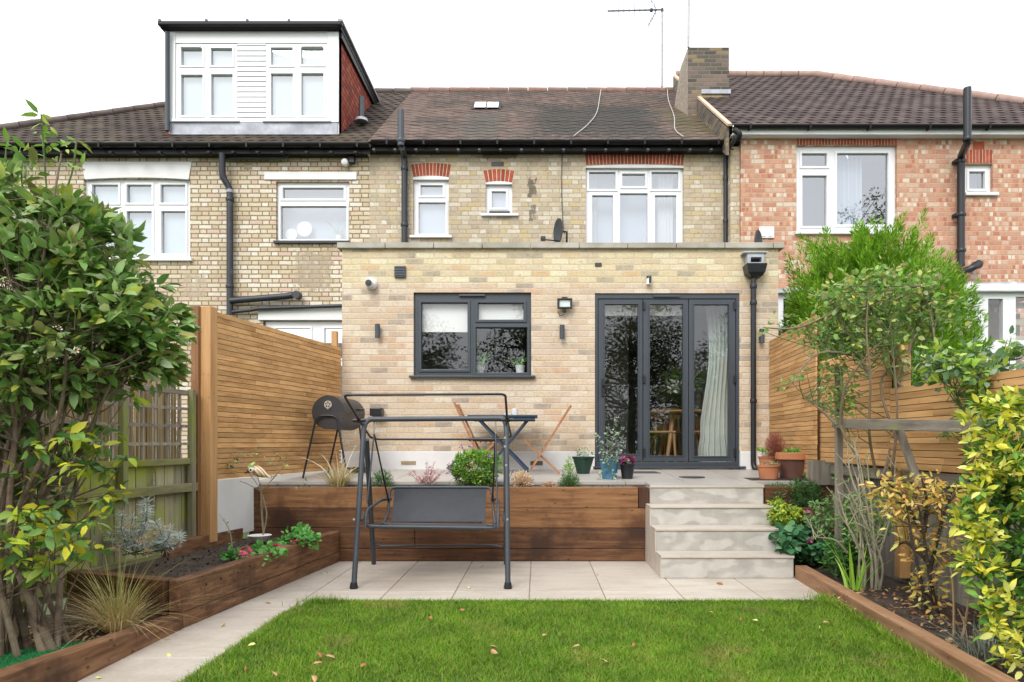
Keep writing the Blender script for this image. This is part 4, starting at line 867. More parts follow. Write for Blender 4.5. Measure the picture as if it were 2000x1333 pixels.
pl = [(5.838,.001),(5.838,sZ[0]-.023),(6.112,sZ[0]-.023),(6.118,sZ[1]-.023),(6.392,sZ[1]-.023),(6.398,sZ[2]-.023),(6.66,sZ[2]-.023),(6.66,.001)]
n = len(pl); MB().add([(x_,y_,z_) for x_ in (1.052,1.0615) for y_,z_ in pl], [tuple(range(n)), tuple(reversed(range(n,2*n)))] + [(i,n+i,n+(i+1)%n,(i+1)%n) for i in range(n)]).build('side_stone', M['stone'], ST)

# ---------------------------------------------------------------- timber
M['sleeper'] = wood('brown_stained_sleeper', (.06,.026,.012), (.145,.064,.028), (.26,.125,.055), 0, .65, 1.6, .4, .9, (.045,.02,.011), (.5,.66))
M['sleeper_l'] = wood('honey_stained_sleeper', (.13,.055,.022), (.25,.12,.05), (.33,.175,.08), 0, .65, 1.6, .15, .9, (.1,.042,.018), (.52,.66))
M['sleeper_y'] = wood('brown_stained_sleeper_lengthwise', (.09,.042,.02), (.2,.098,.048), (.32,.175,.088), 1, .65, 1.6, .25, .9, (.06,.028,.015), (.52,.66))
M['sleeper_end'] = wood('dark_sleeper_end', (.05,.02,.012), (.08,.035,.02), (.14,.07,.035), 2, .7)
M['cedar'] = wood('new_cedar_slats', (.42,.21,.075), (.6,.34,.14), (.7,.44,.21), 1, .6, 1.0, .3, .5)
M['cedar_post'] = wood('new_cedar_post', (.4,.2,.075), (.5,.28,.12), (.6,.36,.17), 2, .6, 1.0, .1, .4)
M['old_wood'] = wood('mossy_weathered_fence_board', (.16,.14,.09), (.28,.25,.17), (.4,.36,.27), 2, .9, 1.0, .4, .2, (.22,.26,.05), (.45,.62))
M['moss_wood'] = wood('moss_covered_board', (.2,.18,.11), (.34,.31,.2), (.46,.42,.3), 2, .95, 1.0, .5, .2, (.32,.37,.06), (.4,.56))
M['grey_wood'] = wood('grey_weathered_wood', (.15,.13,.1), (.25,.22,.18), (.35,.32,.27), 2, .9, 1.0, .3, .2)
M['grey_wood_y'] = wood('grey_weathered_rail', (.15,.13,.1), (.25,.22,.18), (.35,.32,.27), 1, .9, 1.0, .3, .2, (.22,.23,.1), (.55,.7))
SP = empty('sleeper_planter', (-.9, 6.72, 0), 'long raised planter of stacked brown timber sleepers below the terrace', 'planter')
fy = 6.665
rows = [(0,.125),(.125,.325),(.325,.52),(.52,.725)]
joints = [[-2.82,-.3,1.088],[-2.82,-1.2,1.088],[-2.82,-.55,1.088],[-2.72,.985]]
for r, ((a, b), js) in enumerate(zip(rows, joints)):
    for k in range(len(js)-1):
        MB().box(js[k]+.002, js[k+1]-.002, fy, fy+.1, a+.002, b-.002).build('sleeper', M['sleeper_l'] if (r == 3 or (r == 2 and k == 1)) else M['sleeper'], SP, bevel=.006)
for x0_ in (-2.82, .99): MB().box(x0_, x0_+.097, fy-.002, fy+.32, .522, .723).build('end_block', M['sleeper_end'] if x0_ > 0 else M['sleeper'], SP, bevel=.006)
MB().box(-2.72, 1.09, fy+.101, 6.985, .3, .70).build('soil', M['soil'], SP)
MB().box(1.0, 1.088, fy+.11, 6.97, 0, .515).build('end_sleeper', M['sleeper'], SP, bevel=.006)
# left fence of new slats with its post and white retaining wall below
A = Vector((-2.90, 6.10, 0)); B = Vector((-2.446, 8.47, 0)); d = (B - A).normalized(); nrm_ = Vector((d.y, -d.x, 0))
LF = empty('slatted_fence', A, 'tall new cedar slatted fence panel standing left of the extension', 'fence')
def slats(parent, A, B, z0, z1, mat, pitch, th=.018, name='slats', stag=1.1, seed=1):
    rd = random.Random(seed); m = MB(); d = (B-A); L_ = d.length; d.normalize(); z = z0
    while z < z1 - .01:
        x = 0; 
        while x < L_:
            x2 = min(L_, x + rd.uniform(.5, 1.0)*stag); a_ = A + d*(x+.0005); b_ = A + d*(x2-.0005)
            h_ = min(pitch-.0048, z1-z); off = rd.uniform(-.0015,.0015)
            n_ = Vector((d.y,-d.x,0))*off
            m.bar(a_+n_+Vector((0,0,z+h_/2)), b_+n_+Vector((0,0,z+h_/2)), th, h_); x = x2
        z += pitch
    o = m.build(name, mat, parent)
    o_ = Vector((-.02 if A.x < 0 else .02, 0, (z0+z1)/2)); bk = MB().bar(A + o_, B + o_, .006, z1-z0-.02)
    bk.build('backing', M['sleeper_end'], parent); return o
slats(LF, A, B, .83, 2.345, M['cedar'], .0472, seed=4)
MB().bar(A - d*.055 + Vector((0,0,.28)), A - d*.055 + Vector((0,0,2.36)), .1, .1, up=d).build('post', M['cedar_post'], LF, bevel=.005)
MB().bar(A - d*.07 - Vector((.085,0,-.2)), A - d*.07 - Vector((.085,0,-2.36)), .07, .1, up=d).build('post', wood('painted_shade_cedar', (.16,.07,.03), (.25,.12,.05), (.3,.16,.08), 2, .6, 1, .1, .4), LF, bevel=.004)  # same post's shaded face: shade painted as darker cedar on an extra bar
MB().box(-2.53,-2.46, 8.36, 8.44, 2.0, 2.53).build('post', M['cedar_post'], LF, bevel=.004)
t = MB().bar(A + Vector((0,0,.56)) - nrm_*.03, A + d*.66 + Vector((0,0,.56)) - nrm_*.03, .1, .52)
tag(t.build('retaining_wall', M['white_render']), 'short white rendered wall under the new cedar fence', 'wall')
# left old fence with trellis and reed screen
F0 = Vector((-3.02, 5.98, 0)); F1 = Vector((-3.62, 1.2, 0)); fd_ = (F1-F0).normalized(); fn = Vector((-fd_.y, fd_.x, 0))
if fn.x < 0: fn = -fn
OF = empty('old_fence', F0, 'mossy old board fence with lattice trellis on top behind the leafy shrub', 'fence')
m = MB(); L_ = (F1-F0).length; x = 0; rd = random.Random(3)
while x < L_:
    a_ = F0 + fd_*(x+.06) - fn*(.03 + rd.uniform(0,.012)); m.bar(a_ + Vector((0,0,.1)), a_ + Vector((rd.uniform(-.004,.004),0,1.0+rd.uniform(-.012,.012))), .012, .107, up=fd_); x += .112
m.build('boards', M['moss_wood'], OF)
def rail(z, h, off, mat, nm, x0=0, x1=L_, w=.03): return MB().bar(F0+fd_*x0+fn*off+Vector((0,0,z)), F0+fd_*x1+fn*off+Vector((0,0,z)), w, h).build(nm, mat, OF, bevel=.003)
mossy = wood('mossy_rail', (.14,.13,.06), (.24,.23,.12), (.33,.3,.18), 1, .95, 1, .2, .2, (.2,.22,.03), (.45,.6))
rail(.775, .07, .02, mossy, 'rail', w=.06); rail(1.0, .05, .015, mossy, 'rail', w=.04); rail(1.59, .04, .0, M['grey_wood_y'], 'trellis_rail'); rail(.22, .1, .02, mossy, 'rail', w=.05)
m = MB(); x = .02
while x < L_: a_ = F0+fd_*x; m.bar(a_+Vector((0,0,1.0)), a_+Vector((0,0,1.58)), .01, .022, up=fd_); x += .155
for z in (1.15, 1.3, 1.45): m.bar(F0+fn*.012+Vector((0,0,z)), F1+fn*.012+Vector((0,0,z)), .01, .024)
m.build('lattice', M['grey_wood'], OF)
x = .06
while x < L_:
    MB().bar(F0+fd_*x+fn*.03+Vector((0,0,.72 if x > .1 else -.1)), F0+fd_*x+fn*.03+Vector((0,0,1.62)), .05, .05, up=fd_).build('trellis_post', M['old_wood'], OF, bevel=.004); x += .82
MB().bar(F0-fd_*.1+Vector((0,0,-.1)), F0-fd_*.1+Vector((0,0,1.1)), .1, .1, up=fd_).build('post', M['moss_wood'], OF, bevel=.008)
m = MB(); x = -.0; rd = random.Random(8)
while x < L_-.2:
    a_ = F0+fd_*(x+.03)-fn*(.12+rd.uniform(0,.02)); m.tube([a_+Vector((0,0,.9)), a_+Vector((rd.uniform(-.01,.01),0,1.78+rd.uniform(-.07,.06)))], .0085, 4, False); x += .0105
t = m.build('reed_screen', wood('dry_reed', (.3,.22,.12), (.48,.36,.2), (.6,.48,.3), 2, .8, 1, .45, 0)); t['kind'] = 'thing'; tag(t, 'brown reed screen rising behind the old lattice trellis', 'screen')
# raised bed, left
UB = empty('raised_bed', (-2.5, 5.3, 0), 'raised sleeper bed of dark soil along the left side path', 'raised bed')
a0, a1 = Vector((-2.21,4.26,0)), Vector((-1.93,6.655,0)); dd = (a1-a0).normalized(); ns = Vector((-dd.y, dd.x, 0)) 
for (z0,z1,mt_) in ((0,.1,M['sleeper_y']),(.1,.3,M['sleeper_y'])):
    c = ns*.05; MB().bar(a0+c+Vector((0,0,(z0+z1)/2)), a1+c+Vector((0,0,(z0+z1)/2)), .1, z1-z0-.003).build('sleeper', mt_, UB, bevel=.006)
b0 = Vector((-2.32,4.31,0)); b1 = Vector((-3.14,4.62,0))
for (z0,z1) in ((0,.1),(.1,.3)): MB().bar(b0+Vector((0,0,(z0+z1)/2)), b1+Vector((0,0,(z0+z1)/2)), .1, z1-z0-.003).build('sleeper', M['sleeper'], UB, bevel=.006)
MB().bar(Vector((-2.84,6.5,.2)), Vector((-3.0,5.5,.2)), .08, .3).build('sleeper', M['sleeper_y'], UB, bevel=.006)
MB().slab([(-2.33,4.37),(-3.2,4.66),(-3.08,5.98),(-2.8,6.66),(-2.02,6.65)], .05, .235).build('soil', M['soil'], UB)
LB = empty('low_bed_edging', (-2.3, 3.4, 0), 'low brown sleeper edging along the left path below the shrub', 'edging')
MB().add([(-2.24,2.6,-.03),(-2.34,2.6,-.03),(-2.31,4.25,-.03),(-2.21,4.25,-.03),(-2.29,2.6,.19),(-2.39,2.6,.19),(-2.31,4.25,.085),(-2.21,4.25,.085)],
         [(0,3,2,1),(4,5,6,7),(0,1,5,4),(1,2,6,5),(2,3,7,6),(3,0,4,7)]).build('sleeper', M['sleeper_y'], LB, bevel=.006)
MB().bar((-2.3,.2,.1), (-2.295,2.59,.1), .1, .2).build('sleeper', M['sleeper_y'], LB, bevel=.006)
struct(MB().slab([(-2.31,.2),(-3.75,.2),(-3.2,4.7),(-2.3,4.3)], -.1, .03).build('flower_bed', M['soil']))
# right bed edging and soil
RB = empty('bed_edging', (2.15, 4.5, 0), 'honey brown sleeper edging between the lawn and the right bed', 'edging')
p0 = Vector((2.2,5.84,0)); p1 = Vector((1.93,1.6,0)); dd = (p1-p0).normalized(); ns = Vector((-dd.y, dd.x, 0)); ns = ns if ns.x > 0 else -ns
M['sleeper_r'] = wood('faded_honey_sleeper', (.2,.1,.05), (.33,.18,.095), (.42,.26,.15), 1, .7, 1.2, .15, .6)
for u0, u1, k in ((0,1.05,0),(1.05,2.3,1),(2.3,4.25,0)):
    MB().bar(p0+dd*(u0+.003)+ns*(.05+k*.006)+Vector((0,0,.05-k*.004)), p0+dd*(u1-.003)+ns*(.05+k*.004)+Vector((0,0,.05)), .1, .125).build('sleeper', M['sleeper_r'], RB, bevel=.007)
struct(MB().slab([(2.27,5.9),(2.0,1.5),(3.1,1.5),(3.1,6.6),(2.27,6.6)], -.1, .05).build('right_flower_bed', M['soil']))
# right fence in three stepped panels on a grey old board fence
def rfence(A, B, z0, z1, lab, seed, pitch=.0485, post=None):
    t = empty('slatted_fence', (A.x, A.y, 0), lab, 'fence', 'new slatted fence panels on the right')
    slats(t, A, B, z0, z1, M['cedar'], pitch, seed=seed)
    if post: MB().bar(Vector((B.x+.068,B.y-.05,.1)), Vector((B.x+.068,B.y-.05,post)), .085, .085, up=(0,1,0)).build('post', M['grey_wood'] if post > 2.1 else M['cedar_post'], t, bevel=.004)
    return t
rfence(Vector((2.885,8.47,0)), Vector((2.75,6.73,0)), .8, 2.42, 'tallest cedar slatted panel next to the extension wall on the right', 11)
rfence(Vector((2.80,6.85,0)), Vector((2.80,5.41,0)), .972, 1.96, 'middle height cedar slatted panel behind the climbing rose', 12, post=1.93)
rfence(Vector((2.80,5.405,0)), Vector((2.80,1.2,0)), .96, 1.60, 'lowest cedar slatted panel at the far right behind the yellow shrub', 13)
t = empty('old_board_fence', (2.9, 4, 0), 'grey weathered board fence low down behind the right bed', 'fence')
m = MB(); y = 7.0; rd = random.Random(5)
while y > 1.2: m.box(2.9+rd.uniform(0,.012), 2.915+rd.uniform(0,.012), y-.118, y, -.05, .98+rd.uniform(-.02,0)); y -= .12
m.build('boards', M['grey_wood'], t)
MB().bar((2.86,6.9,.9), (2.86,1.2,.9), .05, .08).build('rail', M['grey_wood_y'], t); MB().bar((2.86,5.2,.45), (2.86,1.2,.42), .05, .08).build('rail', M['grey_wood_y'], t)
# raised terraces right of the steps
HT = empty('step_planter', (2.5, 6.3, 0), 'stepped brown timber planter of herbs right of the stone steps', 'planter')
for (y0,y1,z1) in ((6.66,7.1,.735),(6.36,6.66,.55),(6.02,6.36,.36)):
    MB().box(2.225, 2.95, y0, y0+.06, z1-.19, z1).build('sleeper', M['sleeper'], HT, bevel=.005)
    MB().box(2.225, 2.95, y0+.061, y1-.001, .0, z1-.03).build('soil', M['soil'], HT)
MB().box(2.225, 2.9, 7.1, 8.45, .3, .78).build('soil_shelf', M['soil'], HT)
MB().box(2.63, 2.93, 6.62, 6.655, .75, .99).build('board', M['grey_wood'], HT)
# old grey rail with its posts in front of the fence
t = empty('old_rail', (2.5, 5.5, 0), 'grey weathered timber rail on posts among the climbing rose', 'rail')
MB().bar((2.45,5.55,.05), (2.45,5.55,1.78), .05, .05, up=(0,1,0)).build('post', M['grey_wood'], t, bevel=.004)
MB().bar((2.40,5.52,1.315), (2.62,3.9,1.25), .03, .075).build('crossbar', M['grey_wood_y'], t, bevel=.004)
MB().bar((2.57,4.85,1.25), (2.66,4.75,.85), .045, .045, up=(0,1,0)).build('strut', M['grey_wood'], t, bevel=.004)

# ---------------------------------------------------------------- lawn
M['lawn'] = pm('lawn_thatch', (.045,.07,.012), .95, .4, 9, .5, c2=(.1,.085,.03), lo=.55, hi=.7)
edge = [(-1.70,1.0),(-1.71,3.2),(-1.68,4.6),(-1.62,4.86),(-1.4,4.915),(2.13,4.9),(1.95,2.0),(1.88,1.0)]
struct(MB().slab(edge, -.02, .008).build('lawn', M['lawn']))
struct(MB().slab([(-2.3,-12),(1.9,-12),(1.9,.99),(-2.3,.99)], -.1, .0).build('rear_lawn', pm('rear_lawn', (.05,.1,.015), .95, .3, 20)))
def grassmat():
    m_, t, b = newmat('lawn_grass_blade'); o = ramp(t, island(t), even([(.11,.25,.01),(.16,.34,.016),(.08,.2,.01),(.22,.4,.03),(.13,.29,.012),(.3,.36,.07)]))
    dry = ramp(t, noise(t, 1.8, 6, .65), [(.56,(0,0,0)),(.68,(1,1,1))]); o = mix(t, math_(t,'MULTIPLY',dry,.6), o, (.34,.29,.1))
    o = mix(t, 1.0, o, ramp(t, noise(t, 3.2, 3), [(.3,(.68,.72,.7)),(.7,(1.2,1.15,1.0))]), 'MULTIPLY')
    t.links.new(o, b.inputs['Base Color']); b.inputs['Roughness'].default_value = .5; b.inputs['Specular IOR Level'].default_value = .25
    tr = node(t,'BsdfTranslucent'); t.links.new(o, tr.inputs[0]); ms = node(t,'MixShader'); ms.inputs[0].default_value = .3
    t.links.new(b.outputs[0], ms.inputs[1]); t.links.new(tr.outputs[0], ms.inputs[2]); t.links.new(ms.outputs[0], t.nodes['Material Output'].inputs[0]); return m_
M['grass'] = grassmat()
rg = np.random.default_rng(77); n = 210000
bx = rg.uniform(-1.73, 2.2, n); by = rg.uniform(2.75, 4.93, n)
right = 2.2 - (5.84-by)*.0637 - .005; ok = (bx < right) & ((by < 4.88) | (bx > -1.5)) & (bx > -1.71 + np.clip((by-4.6)*.25, 0, .1) + rg.normal(0,.008,n))
pn_ = np.sin(bx*3.1+by*1.7)*np.sin(by*4.3-bx*1.1); ok &= rg.uniform(0,1,n) < .82 + .3*pn_
bx, by = bx[ok], by[ok]
eb = rg.uniform(-1.66, 2.1, 5200); ey_ = 4.9 + rg.normal(0,.012,5200); bx = np.concatenate([bx, eb]); by = np.concatenate([by, ey_])
o = blades('grass', M['grass'], None, np.stack([bx, by, np.full(len(bx), .004)], 1), 0, .042, 0, .0042, .45, .45, 5, 2); o['kind'] = 'stuff'
tb = np.concatenate([rg.normal([-1.52,4.86],[.08,.03],(420,2)), rg.normal([2.1,4.9],[.05,.1],(500,2)), np.stack([2.175-(5.84-(q_:=rg.uniform(3.0,4.9,1500)))*.0637+rg.normal(-.01,.012,1500), q_],1)])
o = blades('tall_grass', M['grass'], None, np.concatenate([tb, np.full((len(tb),1),.0)],1), 0, .085, 0, .005, .5, .4, 6, 3); o['kind'] = 'stuff'
# fake turf pieces at the left
turf = pm('artificial_turf', (.012,.13,.035), .8, .3, 40, 1)
for k, (pts, lab) in enumerate((([(-2.37,3.0),(-2.62,3.02),(-2.86,3.55),(-2.66,3.72),(-2.42,3.86),(-2.36,3.7)], 'bright green artificial turf offcut curling against the sleeper edging'), ([(-2.42,2.7),(-2.9,2.72),(-2.98,3.28),(-2.66,3.24)], 'paler artificial turf offcut at the foot of the shrub'))):
    t = empty('turf_offcut', (pts[0][0], pts[0][1], .03), lab, 'artificial turf')
    z = .055 + .03*k; MB().slab(pts, z-.012, z).build('backing', turf, t)
    P_ = np.array(pts); r3 = np.random.default_rng(k); bb = r3.uniform(P_.min(0), P_.max(0), (14000,2))
    ins = np.zeros(len(bb), bool)
    for i in range(len(P_)):
        x1_, y1_ = P_[i]; x2_, y2_ = P_[(i+1)%len(P_)]; c_ = ((y1_ > bb[:,1]) != (y2_ > bb[:,1])) & (bb[:,0] < (x2_-x1_)*(bb[:,1]-y1_)/((y2_-y1_) or 1e-9)+x1_); ins ^= c_
    bb = bb[ins]; blades('pile', leafmat('turf_pile%d' % k, [(.015,.16,.045),(.02,.2,.06),(.01,.11,.03)] if not k else [(.04,.26,.12),(.07,.32,.17),(.03,.2,.09)], .1), t, np.concatenate([bb, np.full((len(bb),1), z-.002)],1), 0, .012, 0, .003, .3, .5, 3, 2)
# fallen leaves on lawn and paving
lm = [leafmat('dead_leaf_tan', [(.34,.19,.08),(.4,.25,.12)], .15), leafmat('dead_leaf_brown', [(.22,.09,.04),(.28,.12,.05)], .1), leafmat('dead_leaf_yellow', [(.6,.5,.12),(.65,.55,.2)], .2)]
spots = [(620,1274,1,'L'),(635,1280,0,'L'),(612,1297,0,'L'),(478,1310,1,'L'),(533,1313,0,'L'),(612,1320,0,'L'),(716,1297,1,'L'),(500,1258,2,'L'),(958,1271,0,'L'),(970,1266,0,'L'),(908,1193,1,'L'),(1025,1198,1,'L'),(840,1204,1,'L'),(1392,1196,0,'L'),(1448,1208,1,'L'),(1480,1213,2,'L'),(1490,1232,0,'L'),(1133,1261,0,'L'),(1240,1257,1,'L'),(1172,1288,2,'L'),(1608,1216,0,'L'),(1602,1227,2,'L'),(1622,1254,1,'L'),(1060,1242,0,'L'),(1325,1203,1,'L'),
         (518,1178,1,'P'),(1412,1142,1,'P'),(914,1149,2,'P'),(1168,1122,2,'P'),(945,1106,2,'P'),(334,1248,2,'P'),(440,1220,2,'P'),(625,1120,0,'P'),(640,1117,2,'P'),(813,1179,1,'P'),(186,1325,2,'P'),(210,1296,0,'P'),(325,1278,2,'P')]
for k, (px, py, mi, wh) in enumerate(spots):
    z = .05 if wh == 'L' else .006; Y = F*(CZ-z)/(py-CY); r3 = np.random.default_rng(k+9); an = r3.uniform(0,6.28)
    me = leaf_mesh(np.array([[X(px,Y), Y, z]]), np.array([[math.cos(an), math.sin(an), r3.uniform(0,.25)]]), r3.uniform(.04,.066) if wh == 'L' else r3.uniform(.03,.055), .5, r3.uniform(.2,.5), rg=r3)
    o = link_mesh('fallen_leaf', me, lm[mi])
    sd_ = o.modifiers.new('thickness','SOLIDIFY'); sd_.thickness = .0012
    tag(o, 'curled fallen autumn leaf lying on the lawn' if wh == 'L' else 'small fallen leaf lying on the pale paving', 'leaf', 'fallen leaves on the lawn' if wh == 'L' else 'fallen leaves on the paving')

# ---------------------------------------------------------------- swing seat
G = M['grey_metal']
SW = empty('garden_swing', (-.86, 5.9, 0), 'grey metal swing seat with bare canopy frame standing on the patio', 'swing seat')
def T(pts, r, name, mat=G, n=12, parent=SW, cr=None):
    return MB().tube(round_pts(pts, cr) if cr else pts, r, n).build(name, mat, parent, smooth=True)
yl = 5.78; zl = 1.345
T([(-1.461,5.425,.01), (-1.455,5.72,zl-.04), (-1.43,5.77,zl+.012), (-.285,5.77,zl+.02), (-.262,5.72,zl-.04), (-.236,5.425,.01)], .022, 'front_frame', cr=.12)
for sx_, fx in ((-1, -1.56), (1, -.3)):
    xt = -1.452 if sx_ < 0 else -.268
    T([(xt,5.79,zl-.16), (fx,6.5,.01)], .022, 'rear_leg')
    T([(xt+.012*sx_*-1,5.60,.52), (fx+.06*-sx_*0,6.13,.52)], .012, 'side_brace')
T([(-1.50,6.28,.26), (-1.47,6.3,.205), (-.42,6.3,.215), (-.33,6.3,.2)], .010, 'rear_rail', cr=.05)
for x in (-1.461, -.236): MB().lathe((x,5.425,0), [(.032,0),(.034,.012),(.026,.05)], 12).build('foot', M['black_plastic'], SW, smooth=True)
# canopy frame
a1 = (-1.454,5.12,1.518); a2 = (-.242,5.12,1.524); b1 = (-1.50,6.12,1.21); b2 = (-.235,6.12,1.215)
pv1 = (-1.482,5.67,1.345); pv2 = (-.252,5.67,1.35)
T([b1, pv1, a1, a2, pv2, b2, (-.3,6.14,1.19), (-1.44,6.14,1.19), b1], .0095, 'canopy_frame', M['black_plastic'], cr=.05)
for p in (pv1, pv2): MB().tube([(p[0]-.05,p[1],p[2]),(p[0]+.05,p[1],p[2])], .016, 10).lathe((p[0],p[1],p[2]-.02), [(.02,0),(.024,.02),(.02,.04)], 10).build('pivot', M['black_plastic'], SW, smooth=True)
m = MB()
for (x, z) in ((-1.458,1.24),(-1.459,1.13),(-.262,1.2),(-.262,1.13),(-.252,.98),(-1.46,.55),(-.24,.55)): m.lathe((x,5.50+(1.345-z)*-.06-.03,z), [(.009,0),(.009,.012)], 8, 'y')
m.build('bolt', pm('bright_bolt', (.6,.6,.6), .3, .05, 5, metal=.7), SW)
# hanging seat
ST_ = M['black_plastic']
for sx_, xx in ((-1,-1.385),(1,-.355)):
    top = (xx+ (0 if sx_>0 else .0),5.78,zl-.01); T([top, (xx,5.78,zl-.12)], .006, 'hanger_hook', pm('zinc_hook', (.5,.5,.5), .35, .1, 5, metal=.6), 8)
    xa = xx - .03*(-sx_)*-1
    T([(xx,5.78,zl-.11), (xx-.02*-sx_*1,5.62,.66)], .0075, 'hanger_rod', G, 8)
    T([(xx,5.78,zl-.11), (xx+.05*-sx_,6.12,.63)], .0075, 'hanger_rod', M['black_plastic'], 8)
    T([(xx+.06*-sx_,6.17,.65), (xx+.0,6.08,.655), (xx-.03*-sx_,5.64,.60), (xx-.03*-sx_,5.60,.46)], .013, 'armrest', G, 10, cr=.06)
sx0, sx1 = -1.40, -.345
fab = pm('charcoal_sling_fabric', (.042,.044,.052), .75, .12, 9, .3)
T([(sx0+.03,6.05,.44), (sx0+.06,6.12,.52), (sx0+.06,6.19,.755), (sx1-.07,6.19,.755), (sx1-.05,6.12,.52), (sx1-.03,6.05,.44)], .0125, 'back_frame', G, 10, cr=.06)
T([(sx0+.03,6.05,.44), (sx0,5.6,.475), (sx1,5.6,.46), (sx1-.03,6.05,.43), (sx0+.03,6.05,.44)], .0125, 'seat_frame', G, 10, cr=.04)
def sling(name, c00, c10, c11, c01, sag, n=20):
    V = []; c = [Vector(q) for q in (c00,c10,c11,c01)]; rd = random.Random(len(name))
    for th in (0, 1):
        for j in range(n+1):
            for i in range(n+1):
                u, v = i/n, j/n; p = c[0]*(1-u)*(1-v)+c[1]*u*(1-v)+c[2]*u*v+c[3]*(1-u)*v; w_ = math.sin(v*math.pi)
                p = p + Vector(sag)*w_*(1+.12*math.sin(u*19)*math.sin(u*math.pi)) + Vector((0,.003,-.002))*th; V.append(p)
    k = (n+1)**2; Fc = []
    for j in range(n):
        for i in range(n): a = j*(n+1)+i; Fc += [(a,a+1,a+n+2,a+n+1), (k+a,k+a+n+1,k+a+n+2,k+a+1)]
    m = MB(); m.v = V; m.f = Fc; return m.build(name, fab, SW, smooth=True)
sling('seat', (sx0+.06,5.595,.478), (sx1-.09,5.595,.464), (sx1-.1,6.04,.438), (sx0+.08,6.04,.442), (0,0,-.035))
sling('backrest', (sx0+.1,6.04,.46), (sx1-.12,6.04,.46), (sx1-.12,6.19,.765), (sx0+.1,6.19,.765), (0,.025,-.005))

# ---------------------------------------------------------------- barbecue
BY = 7.62; zb_ = tl(BY); bk = pm('black_enamel', (.03,.031,.034), .42, .15, 6, .1)
q0 = Vector(P(641,806,7.35)); q1 = Vector(P(683,811,7.95)); ax = (q1-q0).normalized(); r_ = .185
BB = empty('barbecue', ((q0.x+q1.x)/2, BY, zb_), 'black barrel barbecue on splayed legs beside the slatted fence', 'barbecue')
def barrel(a_start, a_end, r, name, off=0, mat=bk):
    n = 22; u = ax.cross(Vector((0,0,1))).normalized(); w_ = u.cross(ax).normalized(); V = []; Fc = []
    for c in (q0, q1):
        for k in range(n+1):
            t = a_start+(a_end-a_start)*k/n; V.append(c + u*math.cos(t)*r + w_*math.sin(t)*r)
    Fc = [(k,k+1,n+2+k,n+1+k) for k in range(n)] + [tuple(range(n, -1, -1)), tuple(range(n+1, 2*n+2))] + [(0, n+1, 2*n+1, n)]
    m = MB(); m.v = V; m.f = Fc; return m.build(name, mat, BB, smooth=True), u, w_
if ax.cross(Vector((0,0,1))).length == 0: pass
_, u_, w_ = barrel(0, math.pi, r_, 'lid'); barrel(math.pi, 2*math.pi, r_*.985, 'firebox', mat=pm('heat_rusted_enamel', (.035,.03,.03), .5, .2, 5, .1, c2=(.07,.035,.022), lo=.45, hi=.7))
ve = pm('tin_vent_disc', (.42,.36,.3), .5, .2, 20)
fc = q0 - ax*.004 + w_*.085; m = MB(); n = 20
m.tube([fc, fc-ax*.005], .042, 20); d_ = m.build('vent_disc', ve, BB)
m = MB()
for k in range(5): t = k*2*math.pi/5+.3; c = fc - ax*.0055 + (u_*math.cos(t)+w_*math.sin(t))*.023; m.tube([c, c-ax*.002], .009, 10)
m.build('vent_hole', M['black_plastic'], d_)
MB().bar(fc-w_*.05, fc-w_*.03-ax*.006, .02, .02).build('vent_tab', ve, d_)
m = MB()
for s_ in (-1, 1): c = q0 - ax*.003 - w_*.06 + u_*.06*s_; m.bar(c-u_*.035, c+u_*.035, .004, .014, up=w_)
m.build('firebox_slot', M['roomdark'], BB)
for end, c in enumerate((q0 - ax*.02, q1 + ax*.01)):
    top = c - w_*.035; fz = tl(c.y)+.002
    f1 = Vector((X(597,7.4) if end == 0 else q1.x-.25, c.y-.02, fz)); f2 = Vector((X(683,7.4) if end == 0 else q1.x+.18, c.y-.02, fz))
    MB().tube(round_pts([f1, top-u_*0+Vector((-.115,0,0))+Vector((0,0,-.0)), top+Vector((.1,0,0)), f2], .07), .011, 10).build('leg_frame', M['black_plastic'], BB, smooth=True)
MB().tube([(q0.x-.2,q0.y,zb_+.36),(q1.x-.1,q1.y,zb_+.37)], .006, 6).build('brace', M['black_plastic'], BB)
MB().tube(round_pts([q0*.35+q1*.65 - u_*-.0 + w_*.05 + Vector((.17,-.04,0)), q0*.35+q1*.65 + w_*.05 + Vector((.24,-.08,0)), q0*.2+q1*.8 + w_*.05 + Vector((.24,-.08,0)), q0*.2+q1*.8 + w_*.05+ Vector((.17,-.04,0))], .03), .008, 8).build('handle', M['black_plastic'], BB, smooth=True)
t = MB().lathe((X(697,8.1),8.1,tl(8.1)), [(.02,.0),(.09,.01),(.12,.05),(.125,.055),(.1,.045),(.05,.02)], 24).build('metal_bowl', M['black_plastic'], None, smooth=True); tag(t, 'shallow black metal bowl on the terrace behind the swing frame', 'bowl')
# ---------------------------------------------------------------- folding table and chairs
bl_ = pm('navy_painted_wood', (.022,.042,.085), .5, .15, 8, .2)
tk = wood('oiled_hardwood', (.26,.11,.05), (.38,.18,.09), (.47,.24,.12), 0, .5, 1, .15, 0)
TYY = 8.05; TB = empty('folding_table', (X(981,TYY), TYY, tl(TYY)), 'navy blue folding garden table against the brick wall', 'table')
x0_, x1_ = X(913,TYY-.25), X(1050,TYY-.25); zt = Z(811,TYY-.25)
for k in range(7): MB().box(x0_, x1_, TYY-.27+k*.08, TYY-.27+k*.08+.07, zt-.02, zt).build('tabletop_slat', bl_, TB, bevel=.003)
MB().box(x0_+.03, x1_-.03, TYY-.25, TYY-.225, zt-.06, zt-.021).build('apron', bl_, TB); MB().box(x0_+.03, x1_-.03, TYY+.22, TYY+.245, zt-.06, zt-.021).build('apron', bl_, TB)
